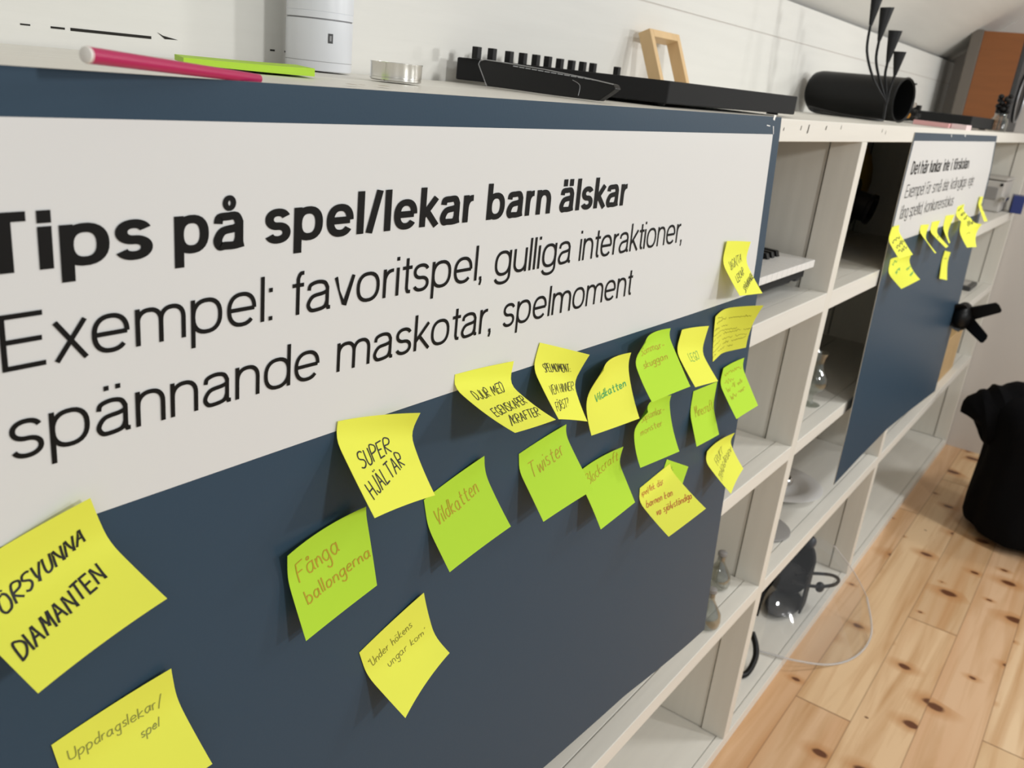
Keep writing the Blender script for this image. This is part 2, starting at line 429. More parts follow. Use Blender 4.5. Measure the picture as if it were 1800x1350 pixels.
# ------------------------------------------------------------------ posters
K = 0.415 / 0.37
def y1(x, z):
    h = np.clip((np.asarray(x) / K + 1.15) / .73, 0, 1); h = h * h * (3 - 2 * h)
    return -.001 + (np.interp(z, [.44,.549,.675,.792,.887,.993,1.03,1.138,1.176,1.215,1.29,1.318], [-.045,-.042,-.034,-.0285,-.0265,-.0215,-.0195,-.0140,-.0112,-.0085,-.0035,-.001]) + .001) * h
def y2(x, z):
    l = np.interp(z,[.529,.668,.805,.995,1.08,1.156,1.24,1.31],[-.0165,-.0155,-.011,-.006,-.003,-.0015,-.001,-.001]); z = np.asarray(z) / K; r = K * np.interp(z, [.44, .73, .95, 1.08, 1.17], [-.027, -.023, -.0145, -.010, -.001])
    t = np.clip((np.asarray(x) / K - .299) / .97, 0, 1); return l + (r - l) * t

def sheet_grid(name, x0, x1, z0, z1, ys, off, material, parent=None, nx=48, nz=32, solid=0.0, edge=None, zb=None):
    V = []; F = []
    for j in range(nz + 1):
        for i in range(nx + 1):
            x = x0 + (x1 - x0) * i / nx
            lo = z0 if zb is None else zb(x)
            zz = lo + (z1 - lo) * j / nz
            V.append((x, float(ys(x, zz)) - off, zz))
    for j in range(nz):
        for i in range(nx):
            a = j * (nx + 1) + i; F.append((a, a + 1, a + nx + 2, a + nx + 1))
    return obj(name, V, F, material, parent, smooth=True, solid=solid, mats=[edge] if edge else None)

# --- lettering: a grotesque drawn from its centre lines
def sup(cx, cy, rx, ry, a0, a1, n=2.35, k=26):
    o = []
    for i in range(k + 1):
        a = math.radians(a0 + (a1 - a0) * i / k); c, s = math.cos(a), math.sin(a)
        o.append((cx + rx * math.copysign(abs(c) ** (2 / n), c), cy + ry * math.copysign(abs(s) ** (2 / n), s)))
    return o
ASP = 0.80       # bold strokes are thinner where they run level
def glyph(ch, w):
    h = w / 2; xh = .73; bold = w > .15; hy = h * (ASP if bold else 1); X = xh - hy
    R = .28 if bold else .305; ry = xh / 2 - hy + .012; cy = xh / 2
    dotw = w * 1.05
    if ch in 'äåö':
        st, adv = glyph({'ä': 'a', 'å': 'a', 'ö': 'o'}[ch], w); cx = .5 * (adv - .0)
        if ch == 'å': st = st + [('thin', sup(cx, xh + .19, .095, .105, 0, 360, 2.0))]
        else:
            d = .11 if not bold else .155
            st = st + [[(cx - d, 1 - dotw), (cx - d, 1)], [(cx + d, 1 - dotw), (cx + d, 1)]]
        return st, adv
    if ch == 'l': return [[(h, 0), (h, 1)]], w
    if ch == 'i': return [[(h, 0), (h, xh)], [(h, 1 - dotw), (h, 1)]], w
    if ch == 'o': return [sup(h + R, cy, R, ry, 0, 360)], 2 * R + w
    if ch in 'pbdqg':
        left = ch in 'pb'; sx = h if left else h + 2 * R
        y0, y1_ = {'p': (-.27, xh), 'b': (0, 1), 'd': (0, 1), 'q': (-.27, xh), 'g': (.0, xh)}[ch]
        s = [sup(h + R, cy, R, ry, 0, 360)]
        if ch == 'g': s.append([(sx, xh)] + [(sx, .05)] + sup(h + R, -.02, R, .25 - h, 0, -165, 2.2, 14))
        else: s.append([(sx, y0), (sx, y1_)])
        return s, 2 * R + w
    if ch in 'nh':
        A = .25 if bold else .255; r_ = .27
        return [[(h, 0), (h, 1 if ch == 'h' else xh)], sup(h + A, X - r_, A, r_, 180, 0, 2.3, 18) + [(h + 2 * A, 0)]], 2 * A + w
    if ch == 'm':
        A = .235; r_ = .25
        return [[(h, 0), (h, xh)], sup(h + A, X - r_, A, r_, 180, 0, 2.3, 16) + [(h + 2 * A, 0)], sup(h + 3 * A, X - r_, A, r_, 180, 0, 2.3, 16) + [(h + 4 * A, 0)]], 4 * A + w
    if ch == 'u':
        A = .25 if bold else .255; r_ = .27
        return [[(h + 2 * A, xh), (h + 2 * A, 0)], [(h, xh)] + sup(h + A, h + r_, A, r_, 180, 360, 2.3, 18)], 2 * A + w
    if ch == 'r': return [[(h, 0), (h, xh)], sup(h + .26, X - .3, .26, .3, 180, 88, 2.3, 14)], w + .26
    if ch == 'e':
        return [sup(h + R, cy, R, ry, 0, 318 if not bold else 325, 2.3, 40), [(h + .01, cy), (h + 2 * R + (0 if not bold else .0), cy)]], 2 * R + w
    if ch == 'a':
        rx = h + 2 * .255
        return [catmull([(h + .01, .52), (h + .05, .64), (h + .24, X + .01), (h + .43, .655), (rx, .53)], 5) + ([(rx, .10), (rx + .03, h), (rx + .09, h)] if not bold else [(rx, .12), (rx + .03, 0)]),
                catmull([(rx, .45), (rx - .12, .41), (h + .12, .365), (h, .20), (h + .05, .07), (h + .17, hy - .012), (rx - .08, .075), (rx, .22)], 5)], 2 * .255 + w + .04
    if ch == 's':
        W_ = .53 if not bold else .60; H = xh - 2 * hy + .02; b0 = hy - .01
        return [sup(W_ / 2, b0 + .75 * H, W_ / 2 - h * .9, H / 4, 18, 262, 2.15, 22) + sup(W_ / 2, b0 + .25 * H, W_ / 2 - h * .8, H / 4, 82, -162, 2.15, 22)], W_
    if ch == 't': return [[(h + .11, .93), (h + .11, .15)] + catmull([(h + .12, .12), (h + .15, h + .01), (h + .24, h)], 4), [(0, X), (.27 + h, X)]], .27 + h
    if ch == 'f': return [[(h + .10, 0), (h + .10, .82)] + catmull([(h + .11, .86), (h + .16, 1 - h - .01), (h + .25, 1 - h)], 4), [(0, X), (.25 + h, X)]], .27 + h
    if ch == 'k': return [[(h, 0), (h, 1)], [(h, .26), (h + .46, xh)], [(h + .15, .38), (h + .50, 0)]], w + .47
    if ch == 'v': return [[(h * .8, xh), (.29, h * .4), (.58 - h * .8, xh)]], .58
    if ch == 'x': return [[(h, 0), (.56, xh)], [(h, xh), (.56, 0)]], .56 + h
    if ch == ',': return [[(h, 0), (h, dotw)], ('thin', [(h + h * .5, .02), (h + h * .3, -.07), (h - h * .4, -.15)])], w
    if ch == ':': return [[(h, 0), (h, dotw)], [(h, xh - dotw), (h, xh)]], w
    if ch == '/': return [[(h * .6, 0), (.36, 1)]], .36 + h * .4
    if ch == 'T': return [[(.31, 0), (.31, 1 - w * .6)], [(0, 1 - hy), (.62, 1 - hy)]], .64
    if ch == 'E': return [[(h, 0), (h, 1)], [(h, h), (.70, h)], [(h, .51), (.66, .51)], [(h, 1 - h), (.69, 1 - h)]], .72
    if ch == 'F': return [[(h, 0), (h, 1)], [(h, .50), (.52, .50)], [(h, 1 - h), (.56, 1 - h)]], .56
    if ch == 'D': return [[(h, h)] + [(.30, h)] + sup(.34, .5, .34 - h + .0, .5 - h, -90, 90, 2.3, 22) + [(h, 1 - h)], [(h, 0), (h, 1)]], .70
    return [], .3
def ribbon(P, w):
    """offset a centre line to a flat band, mitred, square ends"""
    Q = [np.array(P[0], float)]
    for p in P[1:]:
        p = np.array(p, float)
        if np.hypot(*(p - Q[-1])) > 1e-5: Q.append(p)
    n = len(Q); h = w / 2; L = []; Rr = []
    closed = np.hypot(*(Q[0] - Q[-1])) < 1e-4
    for i in range(n):
        a = Q[i - 1] if i > 0 else (Q[-2] if closed else None); c = Q[i + 1] if i < n - 1 else (Q[1] if closed else None)
        d1 = (Q[i] - a) / np.hypot(*(Q[i] - a)) if a is not None else None
        d2 = (c - Q[i]) / np.hypot(*(c - Q[i])) if c is not None else None
        if d1 is None: d1 = d2
        if d2 is None: d2 = d1
        n1 = np.array((-d1[1], d1[0])); n2 = np.array((-d2[1], d2[0])); t = n1 + n2; q = t @ t
        mt = t / q * 2 if q > 0.5 else n2 * 1.4
        if np.hypot(*mt) > 2.2: mt = mt / np.hypot(*mt) * 2.2
        L.append(Q[i] + mt * h); Rr.append(Q[i] - mt * h)
    V = [tuple(p) for pr in zip(L, Rr) for p in pr]
    return V, [(2 * i, 2 * i + 1, 2 * i + 3, 2 * i + 2) for i in range(n - 1)]
def set_word(mb, word, xa, xb, zbase, cap, w, f3):
    """one printed word between xa and xb on a curved sheet f3(x, z)"""
    x = 0; st = []; gap = .115 if w < .15 else .105
    thin = w * (.8 if w < .15 else .62)
    for ch in word:
        s, adv = glyph(ch, w)
        gp = gap * (.55 if ch in 'tfrkvx,F' else 1.25 if ch in '/T' else 1)
        for q in s:
            if isinstance(q, tuple): st.append(([(a + x, b_) for a, b_ in q[1]], thin))
            else: st.append(([(a + x, b_) for a, b_ in q], w))
        x += adv + gp
    x -= gp; kx = (xb - xa) / x
    asp = ASP if w > .15 else 1
    for i, (P, ww) in enumerate(st):
        V, F = ribbon([(a, b_ / asp) for a, b_ in P], ww); V = [(a, b_ * asp) for a, b_ in V]; lift = (i % 9) * 2.5e-5            # layers of ink
        mb.add([f3(xa + a * kx, zbase + b_ * cap, lift) for a, b_ in V], F)

def poster(label, x0, x1, z1, zb, ys, wx0, wx1, wz0, wz1, head, lines, wb=.205, wl=.092, tight=0.0):
    p = sheet_grid('poster', x0, x1, 0, z1, ys, 0, blue, solid=0.0014, zb=zb, edge=edge_m)
    tag(p, label, 'poster', 'posters taped to the shelving')
    pan = sheet_grid('text_panel', wx0, wx1, wz0, wz1, ys, 0.0009, paper, p)
    f3 = lambda x, z, e=0: (x, float(ys(x, z)) - 0.0013 - e, z)
    mb = MB()
    for (w, a, c) in head[0]: set_word(mb, w, a, c - (tight if len(w) > 1 else 0), head[1], head[2], wb, f3)
    mb.build('heading_lettering', ink, pan)
    mb = MB()
    for (ws, zb_, cap) in lines:
        for (w, a, c) in ws: set_word(mb, w, a, c - tight, zb_, cap, wl, f3)
    mb.build('body_lettering', ink, pan)
    return p
near = poster('large near slate blue poster headed "Tips på spel/lekar barn älskar"', -1.556, -0.455, 1.3182,
       lambda x: np.interp(x, [-1.6, -.88, -.70, -.455], [.556, .5615, .567, .550]), y1, -1.54, -0.481, 1.0895, 1.2968,
       ([("Tips", -1.4495, -1.3655), ("på", -1.3519, -1.306), ("spel/lekar", -1.2911, -1.0926), ("barn", -1.0774, -0.9885), ("älskar", -0.9739, -0.8535)], 1.2273, .0280),
       [([("Exempel:", -1.4451, -1.2852), ("favoritspel,", -1.2696, -1.0768), ("gulliga", -1.0600, -0.9471), ("interaktioner,", -0.9322, -0.7200)], 1.1800, .0280),
        ([("spännande", -1.4445, -1.2453), ("maskotar,", -1.2293, -1.0585), ("spelmoment", -1.0418, -0.8230)], 1.1338, .0280)])
far = poster('far slate blue poster headed "Det här funkar inte i förskolan"', 0.332, 1.412, 1.3065,
       lambda x: np.interp(x, [.3, .336, .52, .7936, 1.06, 1.42], [.526, .527, .536, .543, .529, .505]), y2, 0.342, 1.392, 1.080, 1.290,
       ([("Det", .3800, .4635), ("här", .4666, .5497), ("funkar", .5541, .6887), ("inte", .7022, .7816), ("i", .7940, .8020), ("förskolan", .8236, 1.0380)], 1.2215, .0280),
       [([("Exempel:", .3782, .5649), ("För", .5700, .6274), ("små", .6385, .7414), ("delar,", .7500, .8330), ("krångliga", .8445, 1.0600), ("regler,", 1.0758, 1.1720)], 1.1735, .0278),
        ([("lång", .3770, .4553), ("speltid,", .4605, .5930), ("konkurrensfokus", .6034, .9439)], 1.1295, .0278)], .175, .074, .012)
def marks(parent, ys, quads):
    for q in quads:
        pts = []
        for u, v in q:
            p = at('y', -0.004, u, v); pts.append((p[0], float(ys(p[0], p[2])) - .0012, p[2]))
        obj('torn_white_mark', pts, [tuple(range(len(pts)))], whitemark, parent)
marks(near, y1, [[(1364, 202), (1367.5, 204), (1365, 208), (1363.5, 212.5), (1361, 210)], [(1349.5, 219.5), (1355, 221), (1354.5, 222.5), (1349, 221)], [(1360, 222), (1361.3, 222), (1359.8, 236), (1359.2, 236)]])
marks(far, y2, [[(1673.5, 236.5), (1674.5, 236.7), (1674, 241), (1673.3, 241)], [(1697.5, 236), (1698.8, 236.2), (1698, 240.5), (1697, 240)]])
# ------------------------------------------------------------------ sticky notes
def note_sheet(p, uv, ys):
    """a square of paper stuck along its top and curling off about a slanted axis (an isometric bend)"""
    x0, z0, th, al, t0, tw, A, Bc, s = p[:9]
    uv = np.atleast_2d(np.array(uv, float)); a = uv[:, 0] * s; b_ = uv[:, 1] * s
    ca, sa = math.cos(al), math.sin(al)
    g = a * ca + b_ * sa; t = -a * sa + b_ * ca
    tt = np.linspace(min(0, -s * sa) - 1e-4, 1.5 * s, 240)
    k = np.clip((tt - t0 * s) / (max(tw, .03) * s), 0, 1); ph = A * k * k * (3 - 2 * k) + Bc * np.maximum(0, tt / s - t0 - tw)
    dt = tt[1] - tt[0]
    cc = np.concatenate([[0], np.cumsum((np.cos(ph[1:]) + np.cos(ph[:-1])) / 2 * dt)]); ss = np.concatenate([[0], np.cumsum((np.sin(ph[1:]) + np.sin(ph[:-1])) / 2 * dt)])
    T = np.interp(t, tt, cc) - np.interp(0, tt, cc); Nn = np.interp(t, tt, ss)
    r = np.array((math.cos(th), math.sin(th))); dn = np.array((math.sin(th), -math.cos(th)))
    pos = np.outer(g, r * ca + dn * sa) + np.outer(T, -r * sa + dn * ca)
    X = x0 + pos[:, 0]; Z = z0 + pos[:, 1]
    if len(p) > 9:                                      # single corners lifting a little
        U = uv[:, 0]; V = uv[:, 1]; e = p[9:13]
        Nn = Nn + s * (e[0] * U ** 2 * (1 - V) ** 2 + e[1] * (1 - U) ** 2 * (1 - V) ** 2 + e[2] * U ** 2 * V ** 2 + e[3] * (1 - U) ** 2 * V ** 2)
    return np.stack([X, ys(X, Z) - .0013 - np.maximum(Nn, 0), Z], 1)

CAPS = {'A': "0,0 3,10 6,0|1,4 5,4", 'D': "0,0 0,10 3,9.5 5,7 5,4 3,1 0,0", 'E': "5,0 0,0 0,10 5,10|0,5 4,5", 'F': "0,0 0,10 5,10|0,5 4,5",
 'G': "5,8 3,10 1,8.5 0,5 1,1.5 3,0 5,1 5,4 3,4", 'H': "0,0 0,10|5,0 5,10|0,5 5,5", 'I': "0,0 0,10", 'J': "4,10 4,2 3,0 1,0 0,2", 'K': "0,0 0,10|5,10 0,4 5,0",
 'L': "0,10 0,0 4,0", 'M': "0,0 1,10 3.5,3 6,10 7,0", 'N': "0,0 0,10 5,0 5,10", 'O': "3,10 1,9 0,6 0,3 1,.7 3,0 5,1 6,4 5.7,7.5 4.5,9.5 3,10", 'P': "0,0 0,10 4,9.5 5,7.5 4,5.5 0,5",
 'R': "0,0 0,10 4,9.5 5,7.5 4,5.5 0,5 5,0", 'S': "5,9 3.5,10 1,9.5 .3,7.5 1.5,6 4,4.5 5,2.5 4,.6 2,0 0,1", 'T': "0,10 6,10|3,10 3,0", 'U': "0,10 0,3 1,.5 2.5,0 4,.5 5,3 5,10", 'V': "0,10 2.5,0 5.5,10",
 'B': "0,0 0,10 3.5,9.3 3.8,7 0,5.3|0,5.3 4.5,4.5 4.5,1.5 0,0"}
LOW = {'a': "4,4.5 2.5,5.5 .7,4.5 0,2.5 .7,.5 2.2,0 4,2 4.2,5.2 4.2,1 5,0", 'b': "0,10 0,0|0,3.5 1.5,5.3 3.5,5 4.3,3 3.5,.6 1.7,0 0,1", 'c': "4,4.5 2.5,5.3 .8,4.5 0,2.5 .8,.6 2.4,0 4,1",
 'd': "4,4 2.5,5.2 .7,4.4 0,2.5 .7,.5 2.2,0 4,1.6|4.2,10 4.2,0", 'e': "0,2.7 3.8,3.1 3.4,4.8 2,5.4 .6,4.5 0,2.5 .8,.5 2.4,0 4,1", 'f': "4,9.5 2.6,10 1.8,8.5 1.6,0|0,5.5 3.6,5.5",
 'g': "4,4.5 2.5,5.4 .7,4.6 0,2.8 .7,.8 2.2,.3 4,2 4.2,5.3 4.2,-2 3,-4 1,-3.6 .3,-2.6", 'h': "0,10 0,0|0,3 1.5,5 3,5 3.7,3.5 3.8,0", 'i': "0,5.3 0,0|0,7.6 .15,8.2", 'j': "1,5.3 1,-2 0,-3.5 -1,-3|1,7.6 1.15,8.2",
 'k': "0,10 0,0|3.8,5.3 0,2.3 4,0", 'l': "0,10 0,0", 'm': "0,5.3 0,0|0,3 1.2,5.1 2.6,5 3,3.3 3,0|3,3 4.2,5.1 5.6,5 6,3.3 6.1,0", 'n': "0,5.3 0,0|0,3 1.5,5.1 3,5 3.7,3.5 3.8,0",
 'o': "2.2,5.3 .7,4.6 0,2.6 .7,.6 2.1,0 3.6,.7 4.2,2.7 3.6,4.7 2.2,5.3", 'p': "0,5.3 0,-4|0,3.5 1.5,5.3 3.5,5 4.3,3 3.5,.6 1.7,0 0,1", 'r': "0,5.3 0,0|0,3 1.2,5 2.8,5.2", 's': "3.2,4.8 1.8,5.4 .5,4.6 .8,3.2 2.6,2.3 3.2,1 2,0 0,.6",
 't': "1.5,8.5 1.5,1 2.3,0 3.3,.3|0,5.5 3.3,5.6", 'u': "0,5.3 0,1.5 1,0 2.5,.3 3.7,2 3.8,5.3|3.8,5.3 3.9,0", 'v': "0,5.3 1.8,0 3.8,5.3", 'w': "0,5.3 1.5,0 3,4.6 4.5,0 6,5.3",
 '/': "0,-2 3,11", ':': "0,.5 .1,1.2|0,4 .1,4.7", '?': "0,8 1,10 3,10 4,8 2,5 2,3.4|2,0 2.1,.7", '-': "0,3.5 2.5,3.7", '"': "0,10 .3,8|1.2,10 1.5,8", '´': "0,8 .8,10"}
def hand(word, rnd):
    x = 0.0; out = []
    for ch in word:
        if ch == ' ': x += 4.5; continue
        base = {'Ä': 'A', 'Å': 'A', 'Ö': 'O', 'ä': 'a', 'å': 'a', 'ö': 'o'}.get(ch, ch)
        smooth = base in LOW or base in 'OSGUDJPRB'
        src = CAPS.get(base) or LOW.get(base)
        if not src: continue
        sx = rnd.uniform(.9, 1.1); sl = rnd.uniform(-.06, .08); dy = rnd.uniform(-.5, .5); w = 0
        for st in src.split('|'):
            P = [tuple(map(float, q.split(','))) for q in st.split()]
            P = [(a * sx + rnd.uniform(-.25, .25), b_ + dy + rnd.uniform(-.25, .25)) for a, b_ in P]
            w = max(w, max(a for a, _ in P))
            P = [(x + a + b_ * sl, b_) for a, b_ in P]
            out.append([tuple(q) for q in catmull(P, 5)] if smooth and len(P) > 2 else P)
        top = 11.5 if ch in 'ÄÅÖ' else 7.3
        if ch in 'ÄÖäö': out += [[(x + 1.2, top), (x + 1.5, top + .9)], [(x + 3, top), (x + 3.3, top + .9)]]
        if ch in 'Åå': out.append([(x + 2.5 + .9 * math.cos(t), top + .9 + .9 * math.sin(t)) for t in np.linspace(0, 6.3, 10)])
        x += w + (1.9 if ch != ' ' else 0)
    return out, max(x - 1.9, 1)
def scribble(spec, rnd):
    """small handwriting too fine to read: words of n humps"""
    x = 0.0; out = []
    for wd in spec.split():
        n = int(wd[1:]); P = []
        for i in range(n * 2 + 1):
            P.append((x + i * 1.6 + rnd.uniform(-.4, .4), (0 if i % 2 else 5) + rnd.uniform(-1, 1) + (4.5 if rnd.random() < .18 else 0)))
        out.append([tuple(q) for q in catmull(P, 4)]); x += n * 3.2 + 4
    return out, max(x - 4, 1)

def write(note, p, ys, lines, pen, width):
    mb = MB(); rnd = random.Random(hash(str(p[0])) % 1000 if False else int(abs(p[0]) * 10000))
    s = p[8]
    for (t, u0, v0, eu, ev, fu, fv) in lines:
        st, wd = scribble(t, rnd) if t.startswith('~') else hand(t, rnd)
        for P in st:
            Q = []
            for i in range(len(P) - 1):            # short steps so the stroke lies on the curl
                n = 3
                Q += [tuple(np.array(P[i]) + (np.array(P[i + 1]) - np.array(P[i])) * k / n) for k in range(n)]
            Q.append(P[-1])
            uv = [(u0 + a / wd * eu + b_ / 10 * fu, v0 + a / wd * ev + b_ / 10 * fv) for a, b_ in Q]
            uv = [q for q in uv if 0.01 < q[0] < 0.99 and 0.01 < q[1] < 0.99]
            if len(uv) < 2: continue
            V, F = ribbon(uv, width / s)
            V = np.array(V)
            C0 = note_sheet(p, V, ys); C1 = note_sheet(p, V + (1e-3, 0), ys); C2 = note_sheet(p, V + (0, 1e-3), ys)
            nn = -np.cross(C1 - C0, C2 - C0); nn /= np.linalg.norm(nn, axis=1)[:, None] + 1e-12
            mb.add(C0 + nn * 0.0004, F)
    if mb.v: mb.build('handwriting', pens[pen], note)
def sticky(p, ys, material, label, group, lines=(), pen='k', width=.001, n=18, u1=1.0, v1=1.0):
    uv = [(u1 * i / n, v1 * j / n) for j in range(n + 1) for i in range(n + 1)]
    V = note_sheet(p, uv, ys)
    F = [(j * (n + 1) + i, (j + 1) * (n + 1) + i, (j + 1) * (n + 1) + i + 1, j * (n + 1) + i + 1) for j in range(n) for i in range(n)]
    o = obj('sticky_note', V, F, material, smooth=True, solid=0.00025)
    tag(o, label, 'sticky note', group)
    if lines: write(o, p, ys, lines, pen, width)
    return o
